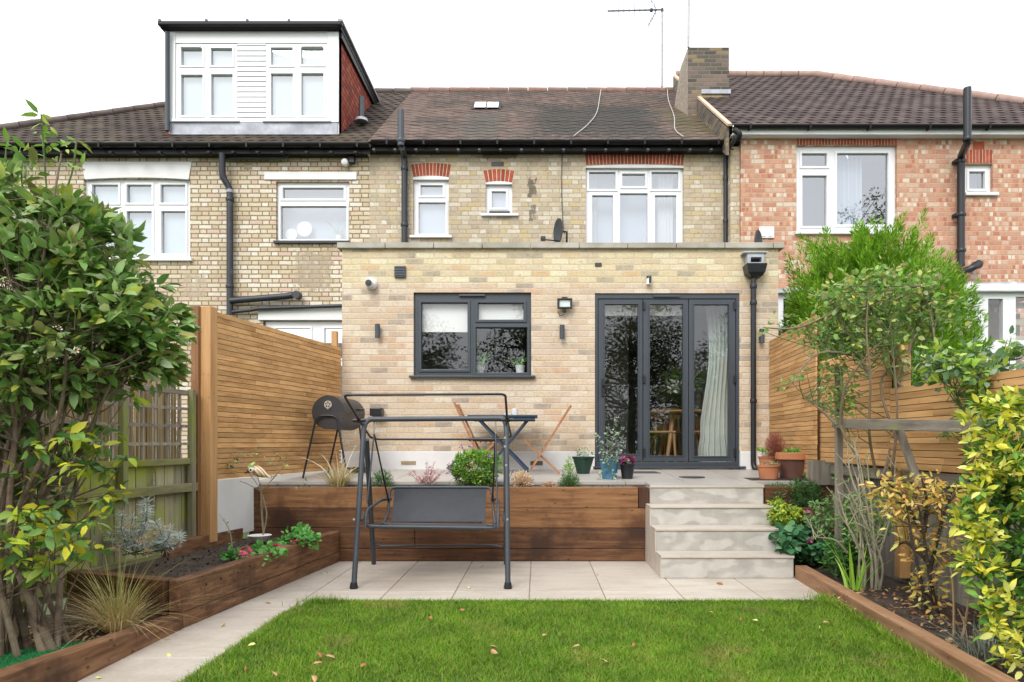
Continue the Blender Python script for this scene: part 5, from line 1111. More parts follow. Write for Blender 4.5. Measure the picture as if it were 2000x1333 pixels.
for yy in (-.2, .17):
    zf = tl(TYY+yy); MB().bar((x0_+.1,TYY+yy,zt-.03),(X(1032,TYY),TYY+yy,zf+.02), .025, .055, up=(0,1,0)).build('leg', bl_, TB, bevel=.003)
    MB().bar((x1_-.1,TYY+yy+.03,zt-.03),(X(948,TYY),TYY+yy+.03,zf+.02), .025, .055, up=(0,1,0)).build('leg', bl_, TB, bevel=.003)
for k, (px, r, h, lab) in enumerate(((1006,.035,.085,'small white candle jar on the blue garden table'), (993,.05,.025,'small white dish beside the jar on the blue table'))):
    t = MB().lathe((X(px,TYY), TYY-.05, zt), [(r*.9,0),(r,.01),(r,h),(r*.85,h),(r*.8,.012)], 20).build(['candle_jar','dish'][k], M['white_paint'], None, smooth=True); tag(t, lab, ['jar','dish'][k])
def fchair(xs, Y, lab, cushion):
    # xs: pixel columns of back top, back foot, seat front, front foot, read off the photograph
    (bt, bf, sf, ff) = xs; t = empty('folding_chair', (X((bf[0]+ff[0])/2,Y), Y, tl(Y)), lab, 'chair', 'folding chairs at the blue table'); pt = lambda q, y: Vector(P(q[0],q[1],Y)) + Vector((0,y,0))
    for y in (-.2, .2):
        MB().bar(pt(bt,y), pt(bf,y), .022, .042, up=(0,1,0)).build('back_leg', tk, t, bevel=.003); 
        MB().bar(pt(sf,y*.8), pt(ff,y*.8), .022, .042, up=(0,1,0)).build('front_leg', tk, t, bevel=.003)
    b = pt(bt,0); e = pt(bf,0)
    for k in range(3): p = b.lerp(e, .06+k*.1); MB().bar(p+Vector((0,-.19,0)), p+Vector((0,.19,0)), .05, .014, up=(e-b).cross(Vector((0,1,0)))).build('back_slat', tk, t)
    s_ = pt(sf,0); mid = b.lerp(e, .55); mid.z = s_.z+.01
    for k in range(5): p = s_.lerp(mid, k/4.6)+Vector((0,0,.02)); MB().bar(p+Vector((0,-.19,0)), p+Vector((0,.19,0)), .045, .014).build('seat_slat', tk, t)
    if cushion:
        c = MB().box(min(s_.x,mid.x)-.02, max(s_.x,mid.x), Y-.2, Y+.18, s_.z+.03, s_.z+.08).build('seat_cushion', M['black_plastic'], None, bevel=.022); tag(c, 'black seat cushion on the left folding chair', 'cushion')
fchair(((1114,794),(1037,917),(1027,863),(1092,924)), 7.95, 'brown folding wooden chair standing right of the blue table', False)
fchair(((891,788),(945,905),(966,868),(905,925)), 7.95, 'brown folding wooden chair half hidden left of the blue table', True)

# ---------------------------------------------------------------- pots
terra = pm('terracotta', (.42,.16,.07), .8, .15, 8, .2, c2=(.5,.25,.15), lo=.5, hi=.8)
def pot(px, pyb, pyt, wpx, Y, zb0, mat, lab, name='plant_pot', rim=.12, taper=.72, rimmat=None):
    s_ = F/Y; x = X(px,Y); r = wpx/2/s_; h = (pyb-pyt)/s_; t = empty(name, (x,Y,zb0), lab, 'plant pot')
    MB().lathe((x,Y,zb0), [(r*taper,0),(r*.93,h*(1-rim)),(r*.93,h*(1-rim)+.001),(r,h*(1-rim)+.004),(r,h),(r*.88,h),(r*.86,h*.9)], 32).build('body', mat, t, smooth=True)
    MB().lathe((x,Y,zb0), [(r*.0+.001,h*.9),(r*.87,h*.9)], 24, cap=False).build('soil', M['soil'], t)
    return t, (x, Y, zb0+h*.9), r, h
sh = .78
pot(1500,906,880,38,7.55,.86,terra,'pale terracotta pot at the back beside the downpipe')
MB_ = pot(1501,945,908,44,7.2,.725,terra,'orange terracotta pot in front on the corner of the steps')
pot(1552,944,886,70,7.25,.735,pm('glazed_brown_pot', (.11,.05,.04), .35, .2, 5, .1, c2=(.3,.22,.18), lo=.6, hi=.8),'large brown glazed pot with terracotta rim right of the steps', rim=.2)
bx_ = X(1552,7.25); MB().lathe((bx_,7.25,.735), [(.182,.245),(.196,.25),(.197,.315),(.178,.32)], 32).build('pot_rim', terra, bpy.data.objects['plant_pot.002'], smooth=True)
pot(1139,923,890,44,7.9,tl(7.9),pm('dark_green_glaze', (.008,.035,.022), .3, .2, 5),'dark green bowl shaped pot by the left of the doors', taper=.55)
pot(1190,946,908,38,7.3,tl(7.3),pm('blue_glaze', (.05,.16,.26), .35, .2, 5),'blue glazed pot holding the grey leaved eucalyptus', taper=.75)
pot(1225,945,917,30,7.3,tl(7.3),M['black_plastic'],'small black pot with a purple ornamental cabbage', taper=.7)

# ---------------------------------------------------------------- plants
def plant(name, loc, lab, cat, group=None): return empty(name, loc, lab, cat, group)
bark = pm('grey_brown_bark', (.11,.075,.05), .95, .45, 22, 1.0, c2=(.19,.15,.1)); darkbark = pm('dark_bark', (.06,.045,.035), .95, .3, 12, .8)
palebark = pm('pale_lichened_bark', (.38,.34,.26), .95, .3, 14, .8, c2=(.25,.25,.15)); greenstem = pm('green_stem', (.09,.14,.04), .8, .2, 10)
# big leafy shrub at the left
BS = plant('leafy_shrub', (-2.75, 3.7, .05), 'large broad leaved shrub with many bare stems filling the left edge', 'shrub')
stems = []; rd = random.Random(21); m = MB()
tops = [(150,700),(60,600),(190,700),(-20,640),(-45,700),(20,640),(60,560),(95,420),(130,640),(170,600),(215,620),(250,640),(120,300),(-10,520),(290,600),(60,760)]
for k, (px, py) in enumerate(tops):
    bp = Vector((X(rd.choice((-25,5,30,55,75,95)), 3.65)+rd.uniform(-.03,.03), 3.65+rd.uniform(-.12,.22), .03)); tp = Vector(P(px, py, 3.75+rd.uniform(-.35,.55)))
    m1 = bp.lerp(tp, .35) + Vector((rd.uniform(-.1,.02) - .08, rd.uniform(-.06,.06), 0)); m2 = bp.lerp(tp, .7) + Vector((rd.uniform(-.08,.04), rd.uniform(-.06,.06), .04))
    pts = curve_pts([bp, m1, m2, tp], 5); r0 = rd.uniform(.014,.027); m.tube(pts, [r0*(1-.75*i/(len(pts)-1)) for i in range(len(pts))], 8); stems.append(pts)
st_ = m.build('stems', bark, BS, smooth=True)
def pblob(px, py, Y, rx, rz, ry, n, seed, shell=.3): return blob(P(px,py,Y), (rx*Y/F, ry, rz*Y/F), n, seed, shell)
cl = [pblob(110,660,3.75,165,120,.42,170,1), pblob(60,560,3.75,150,115,.4,120,2), pblob(235,620,3.8,110,100,.32,105,3), pblob(100,470,3.75,110,75,.3,84,4), pblob(60,390,3.8,75,60,.22,38,5), pblob(165,450,3.8,60,45,.2,26,26), pblob(-10,420,3.7,70,90,.3,40,27),
      pblob(300,660,3.85,62,75,.22,50,6), pblob(190,530,3.8,90,60,.3,50,7), pblob(-50,640,3.7,150,250,.5,120,8), pblob(30,730,3.5,90,60,.3,40,11), pblob(270,715,3.9,70,30,.2,18,12), pblob(230,490,3.85,40,36,.2,14,14), pblob(345,650,3.85,22,60,.1,12,16)]
cl = np.concatenate(cl) - np.array([.04,0,0]); cl = cl[np.sin(cl[:,0]*9+cl[:,2]*4)*np.sin(cl[:,2]*8+cl[:,1]*7+1) > -.62]; m = MB(); twigs(m, stems, cl, .003, 3, .45); m.build('twigs', bark, st_)
LG = [(.08,.17,.03),(.11,.21,.04),(.06,.13,.025),(.15,.26,.07),(.09,.18,.04),(.18,.28,.1),(.14,.24,.045),(.2,.19,.07),(.09,.16,.035),(.3,.36,.22),(.3,.34,.05),(.13,.22,.05),(.2,.28,.1)]
foliage('foliage', leafmat('broad_leaf', LG, .25, .38), BS, cl, 9, .09, .46, .065, .05, 31, out=P(100,700,3.8), outw=.6, curl=.25)
cy_ = np.concatenate([pblob(200,900,3.9,50,90,.15,10,28), pblob(110,1090,3.5,80,40,.15,10,29), pblob(60,890,3.5,110,70,.25,12,13), pblob(150,1010,3.7,80,60,.2,12,15), pblob(40,1040,3.4,60,60,.15,10,16), pblob(170,860,3.7,40,50,.1,6,17), pblob(60,1030,3.3,90,40,.1,8,20), pblob(150,960,3.9,70,70,.2,9,23), pblob(200,740,3.8,70,60,.2,10,24)])
m = MB(); twigs(m, stems, cy_, .003, 4); m.build('low_twigs', bark, st_)
foliage('low_foliage', leafmat('low_leaf', [(.1,.22,.03),(.07,.15,.04),(.3,.36,.03),(.05,.12,.03),(.16,.27,.06),(.55,.5,.03),(.05,.12,.03)], .25, .45), BS, cy_, 6, .085, .48, .045, -.1, 33, curl=.3)
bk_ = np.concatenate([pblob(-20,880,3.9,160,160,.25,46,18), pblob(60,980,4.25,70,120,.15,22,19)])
foliage('back_foliage', leafmat('dark_back_leaf', [(.02,.06,.015),(.035,.08,.02),(.05,.1,.02),(.1,.14,.02)], .2), BS, bk_, 9, .085, .5, .07, -.1, 35)  # back leaves use darker greens than the crown
foliage('shoot_foliage', leafmat('shoot_leaf', [(.13,.24,.03),(.1,.2,.03),(.18,.3,.05),(.25,.3,.06)], .3), BS, np.array([P(78,225,3.8),P(90,240,3.8),P(78,262,3.8),P(95,285,3.8),P(40,300,3.8),P(130,290,3.8),P(150,275,3.8),P(20,285,3.7),P(60,300,3.8),P(110,320,3.8),P(45,340,3.8),P(10,330,3.7),P(170,420,3.8),P(160,330,3.8),P(200,460,3.8),P(25,400,3.7)]), 5, .075, .36, .03, .1, 36)
m = MB(); 
for pts in ([(95,420),(88,330),(80,222)], [(60,470),(45,380),(40,295)], [(110,420),(140,340),(150,270)], [(30,480),(10,380),(12,290)]): m.tube(curve_pts([P(a,b,3.8) for a,b in pts],4), [.005]*8+[.003], 5)
m.build('shoots', greenstem, BS)
# silver leaved plant
def uprights(name, lab, cat, pts, leafm, L, nl, Y, seed, ratio=.12, stem=greenstem, spread=.012, up=.5, r=.003, step=.02, group=None):
    t = plant(name, P(*pts[0][0], Y), lab, cat, group); m = MB(); cs = []
    for k, path in enumerate(pts):
        c = curve_pts([Vector(P(a,b,Y)) + Vector((0,.03*math.sin(k*2.3+i),0)) for i,(a,b) in enumerate(path)], 5); m.tube(c, [r*(1.4-.8*i/(len(c)-1)) for i in range(len(c))], 5, False)
        L_ = sum((c[i+1]-c[i]).length for i in range(len(c)-1)); n_ = max(3, int(L_/step))
        for i in range(n_):
            f = .25+.75*i/n_; q = f*(len(c)-1); j = min(int(q), len(c)-2); cs.append(c[j].lerp(c[j+1], q-j))
    m.build('stems', stem, t); foliage('leaves', leafm, t, cs, nl, L, ratio, spread, up, seed, simple=L < .03); return t
silver = leafmat('silver_leaf', [(.42,.46,.42),(.52,.56,.52),(.34,.4,.36),(.6,.63,.58)], .15, .7)
rd = random.Random(4)
uprights('silver_plant', 'silvery feathery plant in front of the mossy fence', 'plant', [[(rd.randint(235,300),1085),(x_+rd.randint(-6,6),(1085+y_)//2),(x_,y_)] for x_, y_ in ((236,1000),(240,1030),(258,1010),(285,975),(290,990),(275,1020),(305,1020),(330,1030),(345,1045),(222,1040),(265,1050),(310,1050),(250,1040),(280,985),(325,1060))], silver, .05, 9, 5.0, 7)
t = plant('ornamental_grass', (X(240,4.15), 4.15, .04), 'dry straw coloured grass tuft at the corner of the low bed', 'grass tuft')
gm = leafmat('straw_blade', [(.42,.3,.14),(.52,.4,.2),(.36,.24,.1),(.3,.28,.1),(.58,.46,.26)], .2)
blades('blades', gm, t, (X(238,4.15), 4.12, .03), 460, .32, .08, .004, 1.15, .9, 3, 6); blades('tall_blades', leafmat('olive_blade', [(.22,.26,.06),(.4,.33,.14),(.3,.3,.1)], .2), t, (X(232,4.15), 4.15, .03), 130, .52, .05, .0045, .5, .35, 4, 6)
foliage('seed_heads', leafmat('tan_seed', [(.5,.36,.2),(.55,.42,.26)], .2), t, [P(a,b,4.4) for a,b in ((253,1028),(322,1035),(285,1055),(270,1062),(225,1075),(300,1045),(288,1080))], 40, .035, .08, .02, .6, 5, simple=True)
# cyclamen and strawberry patch in the raised bed
t = plant('ground_cover_plant', P(530,1075,5.6), 'low green bedding plant with pink flowers at the end of the raised bed', 'bedding plant')
c = np.concatenate([blob((X(500,5.4),5.4,.27),(.22,.22,.05),50,3), blob((X(570,5.9),5.95,.30),(.2,.2,.07),46,4), blob((X(590,6.2),6.2,.36),(.06,.08,.07),10,5)])
foliage('leaves', leafmat('bright_bedding_leaf', [(.05,.18,.03),(.08,.26,.05),(.04,.14,.03),(.13,.3,.07)], .2), t, c, 7, .055, .75, .04, .4, 6, curl=.15)
foliage('flowers', leafmat('pink_petal', [(.55,.05,.16),(.65,.1,.24),(.5,.03,.12)], .2), t, [P(a,b,Y) for a,b,Y in ((475,1080,5.0),(482,1083,5.0),(490,1078,5.05),(486,1070,5.1),(478,1072,5.1),(540,1066,5.5),(572,1059,5.75),(582,1056,5.8),(606,1048,6.1),(545,1070,5.5))], 10, .026, .7, .012, .3, 7)
t = tag(MB().lathe((X(507,6.2),6.2,.26), [(.02,0),(.05,.0),(.1,.055),(.105,.06),(.08,.05)], 24).build('shell_dish', M['white_paint'], None, smooth=True), 'white shell shaped dish under the thin tree in the raised bed', 'dish')
# little bare tree with the ceramic bird
t = plant('young_tree', (X(514,6.3),6.3,.22), 'thin bare young tree beside the sleeper wall', 'tree'); m = MB()
tr = curve_pts([P(516,1052,6.3),P(512,1010,6.3),P(511,970,6.28),P(508,945,6.25)]); m.tube(tr, .009, 8)
m.tube(curve_pts([P(514,1045,6.28),P(521,1005,6.28),P(513,968,6.28)]), .006, 6)
for pts in ([(510,962),(498,940),(470,905)],[(510,958),(525,945),(560,905)],[(509,950),(503,930),(500,905)],[(511,955),(530,950),(545,945)],[(510,960),(488,948),(468,940)],[(500,930),(470,890),(455,880)],[(525,945),(545,920),(566,900)]): m.tube(curve_pts([P(a,b,6.26) for a,b in pts],4), .0035, 5)
m.build('trunk', pm('thin_tree_bark', (.22,.18,.12), .95, .3, 20), t, smooth=True)
foliage('leaves', leafmat('sparse_leaf', [(.05,.15,.06),(.1,.22,.08),(.4,.38,.08),(.04,.12,.06)], .25), t, [P(a+rd.randint(-6,6),b+rd.randint(-5,5),6.26) for a,b in ((480,882),(490,888),(470,898),(520,892),(535,905),(545,900),(452,905),(455,915),(455,925),(560,895),(505,878),(585,942),(600,948),(575,950),(462,890),(540,890),(556,912),(596,940),(500,895))], 4, .035, .6, .02, 0, 9)
bp = Vector(P(508,925,6.2)); br = empty('ceramic_bird', bp - Vector((0,0,.07)), 'striped cream and orange ceramic bird perched on the thin tree', 'ornament')
def birdmat():
    m_, t_, b = newmat('striped_ceramic'); tc = node(t_,'TexCoord'); wv = node(t_,'TexWave'); wv.bands_direction = 'DIAGONAL'; wv.inputs['Scale'].default_value = 14; wv.inputs['Distortion'].default_value = 1.5
    t_.links.new(tc.outputs['Object'], wv.inputs[0]); t_.links.new(ramp(t_, wv.outputs['Fac'], [(0,(.35,.13,.03)),(.3,(.5,.36,.16)),(.6,(.6,.52,.38))]), b.inputs['Base Color']); b.inputs['Roughness'].default_value = .25; return m_
body = MB(); n = 16; prof = [(-.085,.02),(-.075,.042),(-.045,.058),(-.01,.06),(.03,.05),(.065,.032),(.1,.014),(.13,.012),(.135,.004)]
pts = [bp + Vector((p_*.8, -.01, .012 - p_*.4)) for p_, r in prof]; body.tube(pts, [r*.8 for p_, r in prof], n); body.build('body', birdmat(), br, smooth=True)
MB().tube([bp+Vector((-.085,-.01,.04)), bp+Vector((-.06,-.01,.07)), bp+Vector((-.04,-.01,.1))], [.03,.034,.012], 10).build('head', pm('blue_green_ceramic', (.06,.2,.22), .25, .5, 30, c2=(.4,.42,.05)), br, smooth=True)
MB().lathe((bp.x-.05,bp.y-.075,bp.z+.035), [(.022,0),(.018,-.008),(.001,-.01)], 14, 'y', False).build('eye', M['white_paint'], br, smooth=True); MB().lathe((bp.x-.05,bp.y-.086,bp.z+.035), [(.01,0),(.001,-.003)], 12, 'y', False).build('pupil', M['black_plastic'], br)
MB().tube([bp+Vector((-.09,-.02,.025)), bp+Vector((-.13,-.03,.0))], [.02,.003], 8).build('beak', pm('dark_beak', (.1,.05,.03), .4), br, smooth=True)
uprights('twiggy_seedling', 'thin twiggy seedling against the white rendered wall', 'plant', [[(452,1078),(446,1040),(425,1005)],[(453,1078),(450,1040),(440,1012)]], leafmat('seedling_leaf', [(.15,.25,.08),(.2,.28,.1)]), .03, 1, 5.4, 8, .6, palebark, .01, .2, .003, .14)
# planter plants, left to right
PY = 6.84; pz = .69
t = plant('ornamental_grass', (X(660,PY),PY,pz), 'feathery tan fountain grass at the left of the sleeper planter', 'grass tuft')
blades('blades', leafmat('fountain_blade', [(.35,.25,.1),(.28,.24,.08),(.45,.33,.17),(.2,.2,.06)], .2), t, (X(660,PY),PY,pz), 360, .3, .06, .0035, .7, .6, 12, 6)
blades('plumes', leafmat('plume', [(.6,.45,.3),(.66,.52,.36)], .3), t, (X(662,PY),PY,pz), 34, .5, .05, .014, .75, .35, 14, 6)
def mound(name, px, py, rx, rz, nb, lab, cols, h=.05, wdt=.003, seed=1, Y=PY, ry=.12, cat='plant', z0=None, droop=.2, trans=.15):
    # a mound of fine upright shoots
    t = plant(name, (X(px,Y),Y,pz), lab, cat); rg_ = np.random.default_rng(seed); z0 = z0 or Z(py+rz,Y)
    ang = rg_.uniform(0,2*np.pi,nb); el = rg_.uniform(0,1,nb)**.8; rr = rg_.uniform(.35,1,nb)
    d_ = np.stack([np.cos(ang)*np.sqrt(1-el**2)*rx/F*Y, np.sin(ang)*np.sqrt(1-el**2)*ry, el*2*rz/F*Y],1); pos = np.array([X(px,Y),Y,z0]) + d_*rr[:,None]*.85
    me = leaf_mesh(pos, d_ + rg_.normal(0,.03,(nb,3)), h*rg_.uniform(.6,1.2,nb), wdt/h, .1, True, rg_); link_mesh('shoots', me, leafmat(name+'_leaf%d'%seed, cols, trans), t)
    m = MB(); rd_ = random.Random(seed)
    for k in range(22): q_ = pos[rd_.randrange(nb)]; m.tube([(X(px,Y)+rd_.uniform(-.03,.03),Y,z0-.01), q_], [.003,.0015], 4, False)
    m.build('stems', darkbark, t); return t
mound('rosemary_bush', 746, 932, 27, 19, 1500, 'small dark green rosemary behind the swing frame', [(.03,.1,.02),(.05,.14,.03),(.02,.07,.02),(.08,.18,.04)], .035, .004, 3)
t = plant('pink_heather', (X(832,PY),PY,pz), 'airy pink heather between the rosemary and the round green bush', 'heather'); m = MB(); cs = []
for a,b in ((800,925),(806,920),(818,930),(834,903),(838,912),(845,920),(852,918),(860,925),(866,922),(825,930),(842,932),(855,935),(812,938),(830,925),(848,905)):
    c_ = curve_pts([P(833+rd.randint(-10,10),950,PY+rd.uniform(-.05,.05)), P((a+833)/2,(b+952)/2,PY), P(a,b,PY+rd.uniform(-.08,.08))],4); m.tube(c_, .002, 4, False); cs += c_[3:]
m.build('stems', darkbark, t); foliage('blooms', leafmat('heather_pink', [(.5,.16,.2),(.6,.26,.28),(.4,.1,.14),(.65,.4,.4)], .2), t, cs, 9, .022, .35, .012, .4, 4, True)
t = plant('flowering_bush', (X(930,PY-.05),PY-.05,pz), 'round fresh green bush with purple flowers in the sleeper planter', 'bush'); bb = pblob(930,916,PY,50,34,.17,330,6,.4); m = MB(); twigs(m, [[Vector((X(930,PY),PY,pz)),Vector((X(930,PY),PY,pz+.08)),Vector((X(940,PY),PY,pz+.1))]], bb, .002, 2, .3); m.build('stems', greenstem, t)
foliage('foliage', leafmat('hebe_leaf', [(.07,.2,.02),(.12,.28,.03),(.05,.15,.02),(.2,.36,.06),(.3,.35,.05),(.09,.22,.03)], .25), t, bb, 13, .036, .38, .028, .35, 7, out=P(930,930,PY))
foliage('flowers', leafmat('purple_petal', [(.25,.05,.3),(.35,.1,.4)], .2), t, [P(a,b,PY-.13) for a,b in ((875,925),(879,915),(921,900),(904,878),(918,872),(900,873),(877,908),(935,920),(955,890))], 9, .02, .7, .01, .2, 8)
mound('sedum', 1020, 932, 30, 18, 900, 'pale pink sedum beside the round green bush', [(.55,.33,.24),(.62,.42,.3),(.5,.28,.2),(.4,.36,.2)], .02, .014, 8)
mound('rosemary_bush', 1112, 935, 26, 18, 1500, 'small dark green rosemary left of the blue pot', [(.03,.1,.02),(.06,.15,.03),(.02,.08,.02),(.09,.18,.04)], .035, .004, 9)
mound('low_heather', 1072, 945, 20, 6, 300, 'flat pinkish heather between the sedum and the second rosemary', [(.45,.25,.15),(.3,.22,.1),(.5,.3,.2)], .02, .008, 10)
uprights('eucalyptus', 'grey leaved young eucalyptus standing by the folding doors', 'eucalyptus', [[(1190,915),(1196,870),(1205,810)],[(1188,912),(1180,880),(1160,848)],[(1192,912),(1205,890),(1218,850)],[(1190,915),(1200,930),(1192,940)],[(1194,880),(1185,860),(1188,830)],[(1195,900),(1215,895),(1228,905)],[(1190,915),(1175,925),(1172,940)],[(1196,860),(1208,850),(1214,835)],[(1190,910),(1180,900),(1168,870)]], leafmat('eucalyptus_leaf', [(.2,.27,.2),(.26,.33,.25),(.15,.22,.16),(.3,.36,.27)], .2, .6), .03, 2, 7.15, 11, .75, greenstem, .02, .3, .003, .022)
foliage('ornamental_cabbage', leafmat('purple_cabbage', [(.4,.03,.2),(.5,.06,.3),(.2,.02,.1),(.12,.1,.06)], .2), None, blob((X(1225,7.3),7.3,tl(7.3)+.19),(.06,.06,.035),14,3), 7, .05, .9, .02, .5, 5)
tag(bpy.data.objects['ornamental_cabbage'], 'purple ornamental cabbage growing in the small black pot', 'cabbage')
foliage('trailing_plant', leafmat('sage_leaf', [(.3,.36,.26),(.38,.42,.32),(.2,.3,.16)], .2), None, blob((X(1142,7.9),7.9,tl(7.9)+.23),(.11,.1,.06),30,3), 6, .03, .6, .03, .4, 5)
tag(bpy.data.objects['trailing_plant'], 'pale sage green plant growing in the dark green bowl', 'plant')
t = foliage('variegated_plant', leafmat('variegated_leaf', [(.5,.55,.3),(.3,.42,.12),(.15,.3,.08)], .2), None, blob((X(1112,7.6),7.6,tl(7.6)+.1),(.04,.04,.1),30,3), 5, .04, .4, .02, .6, 5); tag(t, 'narrow pale variegated plant left of the dark green bowl', 'plant')
# plants in the terracotta pots
mound('burgundy_bush', 1513, 868, 26, 30, 3600, 'wine red ball shaped bush rising behind the front terracotta pot', [(.2,.05,.04),(.28,.08,.06),(.15,.04,.03),(.3,.12,.08)], .04, .0028, 12, 7.5, .15)
def potfill(px, py, Y, rx, n, cols, lab, seed, L=.03):
    t = foliage('pot_plant', leafmat('pot_leaf%d'%seed, cols, .2), None, blob(P(px,py,Y),(rx*Y/F,rx*Y/F*.9,.03),n,seed), 7, L, .5, .025, .5, seed); tag(t, lab, 'plant')
potfill(1552,886,7.25,30,44,[(.1,.28,.03),(.16,.36,.05),(.06,.2,.03)],'bright green leaves filling the large brown pot',3,.034)
potfill(1503,907,7.2,16,26,[(.15,.25,.08),(.25,.32,.15),(.35,.2,.12)],'small succulent growing in the front terracotta pot',4,.022)
potfill(1492,880,7.5,15,16,[(.12,.3,.04),(.2,.36,.06)],'green leaves growing in the rear terracotta pot',5,.03)
def herbs(name, px, py, Y, rx, rz, ry, n, nl, L, ratio, cols, lab, seed, up=.3, cat='plant', trans=.2):
    t = plant(name, P(px,py+rz,Y), lab, cat); c = pblob(px,py,Y,rx,rz,ry,n,seed,.2); b0_ = Vector(P(px,py+rz,Y))
    m = MB(); twigs(m, [[b0_+Vector((k*.03-.06,0,0)) for k in range(5)]], c, .0025, seed, .5); m.build('stems', greenstem, t)
    foliage('foliage', leafmat(name+'_foliage%d'%seed, cols, trans), t, c, nl, L, ratio, L*.7, up, seed, simple=L < .025); return t
herbs('herb_bush', 1525, 968, 6.75, 38, 22, .12, 130, 16, .045, .12, [(.06,.15,.05),(.1,.2,.06),(.04,.1,.03),(.14,.22,.1)], 'upright grey green herb on the top step of the planter', 21, .8)
herbs('herb_bush', 1572, 968, 6.6, 30, 28, .14, 130, 16, .035, .16, [(.04,.12,.03),(.07,.16,.04),(.03,.08,.02)], 'dense dark green herb beside the large brown pot', 22, .8)
herbs('golden_creeper', 1536, 1012, 6.3, 38, 24, .14, 170, 9, .03, .8, [(.3,.36,.03),(.4,.42,.05),(.2,.3,.03),(.12,.22,.03)], 'golden green creeping plant spilling beside the third step', 23)
herbs('golden_creeper', 1515, 985, 6.6, 16, 12, .1, 40, 8, .026, .8, [(.2,.34,.04),(.28,.38,.05)], 'small lime green creeper at the edge of the upper step', 24)
gr = herbs('geranium', 1563, 1063, 6.05, 55, 34, .2, 120, 6, .075, .95, [(.03,.11,.045),(.05,.16,.06),(.02,.08,.035),(.09,.2,.09)], 'blue green broad leaved geranium spilling over the lowest step', 25, .3, 'geranium')
foliage('flowers', leafmat('magenta_petal', [(.6,.05,.25),(.7,.12,.35)], .2), gr, [P(a,b,5.9) for a,b in ((1605,1042),(1628,1036),(1582,1056),(1576,1000))], 8, .03, .8, .01, .2, 8)
herbs('leafy_clump', 1650, 1085, 5.5, 45, 42, .18, 150, 9, .05, .3, [(.05,.15,.03),(.08,.2,.04),(.03,.1,.02)], 'mid green feathery clump behind the sleeper edging', 26, .5)
herbs('leafy_clump', 1625, 1010, 5.9, 45, 45, .16, 110, 8, .045, .4, [(.08,.19,.05),(.12,.25,.07),(.05,.13,.03),(.2,.24,.12)], 'loose grey green foliage between the geranium and the bare stems', 28, .4)
herbs('leafy_clump', 1690, 1010, 5.3, 60, 60, .2, 60, 7, .045, .3, [(.13,.26,.05),(.18,.32,.07),(.09,.19,.04)], 'light green narrow leaves among the pale bare stems', 29, .4)
t = plant('iris_leaves', P(1668,1150,5.15), 'few upright lime green iris blades in the right bed', 'iris'); blades('blades', leafmat('iris_blade', [(.2,.38,.04),(.28,.45,.06)]), t, (X(1668,5.15),5.15,.05), 16, .4, .06, .022, .35, .5, 6)
herbs('shade_plant', 1600, 950, 6.9, 50, 40, .2, 60, 8, .05, .5, [(.03,.09,.03),(.05,.13,.04)], 'dark green plant between the brown pot and the grey rail post', 27)
# bare pale stemmed shrub
def branchy(t, paths, Y, r, mat, name='branches', seed=1, jit=.12):
    m = MB(); rd_ = random.Random(seed); out = []
    for p_ in paths:
        ry_ = rd_.uniform(-jit,jit); pts = curve_pts([Vector(P(a,b,Y + (ry_*min(1,i/2)))) for i,(a,b) in enumerate(p_)], 5); n_ = len(pts); m.tube(pts, [r*(1-.65*i/(n_-1)) for i in range(n_)], 7); out.append(pts)
    m.build(name, mat, t, smooth=True); return out
t = plant('bare_shrub', P(1700,1150,5.15), 'pale bare stemmed shrub with few small leaves above the geranium', 'shrub'); rd = random.Random(10); paths = []
for k in range(11):
    bx0 = rd.randint(1680,1735); tx_ = bx0 + rd.randint(-75,45); ty_ = rd.randint(880,1000); paths.append([(bx0,1158),(bx0+rd.randint(-8,8),1100),((bx0+tx_)//2+rd.randint(-10,10),(1100+ty_)//2),(tx_,ty_)])
paths += [[(1690,1000),(1662,930),(1655,875)],[(1700,1020),(1680,930),(1668,860)],[(1655,1080),(1630,1055),(1590,1050)]]
br_ = branchy(t, paths, 5.15, .0105, palebark); c = [q_ for p_ in br_ for q_ in p_[8:]]; c = [c[i] + Vector((rd.gauss(0,.03),rd.gauss(0,.03),rd.gauss(0,.03))) for i in range(0,len(c),1)]
m = MB(); 
for p_ in br_:
    for k in range(5): q_ = p_[rd.randrange(6,len(p_))]; m.tube([q_, q_+Vector((rd.uniform(-.12,.12),rd.uniform(-.06,.06),rd.uniform(.03,.16)))], [.004,.002], 5, False)
m.build('twigs', palebark, t); foliage('leaves', leafmat('sparse_bush_leaf', [(.2,.22,.12),(.3,.2,.12),(.12,.2,.05),(.1,.24,.04)], .2), t, c, 3, .03, .35, .02, .2, 12)
# autumn orange shrub
t = plant('autumn_shrub', P(1825,1215,4.35), 'orange and yellow autumn leaved shrub with dark stem in the right bed', 'shrub')
tr = branchy(t, [[(1838,1228),(1815,1120),(1802,1030),(1790,975)],[(1812,1215),(1800,1140),(1782,1060),(1770,985)],[(1815,1120),(1840,1020),(1860,960)],[(1802,1040),(1760,970),(1735,945)],[(1805,1040),(1810,980),(1800,935)],[(1838,1225),(1825,1180),(1800,1150)],[(1815,1100),(1770,1060),(1745,1075)]], 4.4, .014, darkbark, 'trunk', 4)
c = np.concatenate([pblob(1790,965,4.4,80,38,.18,70,31), pblob(1840,975,4.4,48,40,.15,34,32), pblob(1815,1080,4.4,52,60,.15,46,33), pblob(1745,965,4.4,36,40,.12,28,34), pblob(1810,1160,4.4,34,38,.12,22,35), pblob(1790,1025,4.4,60,30,.12,30,36)]); m = MB(); twigs(m, tr, c, .0018, 6, .4); m.build('twigs', darkbark, t)
foliage('foliage', leafmat('autumn_leaf', [(.6,.3,.07),(.62,.4,.12),(.6,.46,.1),(.65,.52,.22),(.5,.22,.06),(.5,.46,.12),(.3,.34,.08),(.62,.36,.1)], .3), t, c, 4, .058, .38, .08, .1, 37)
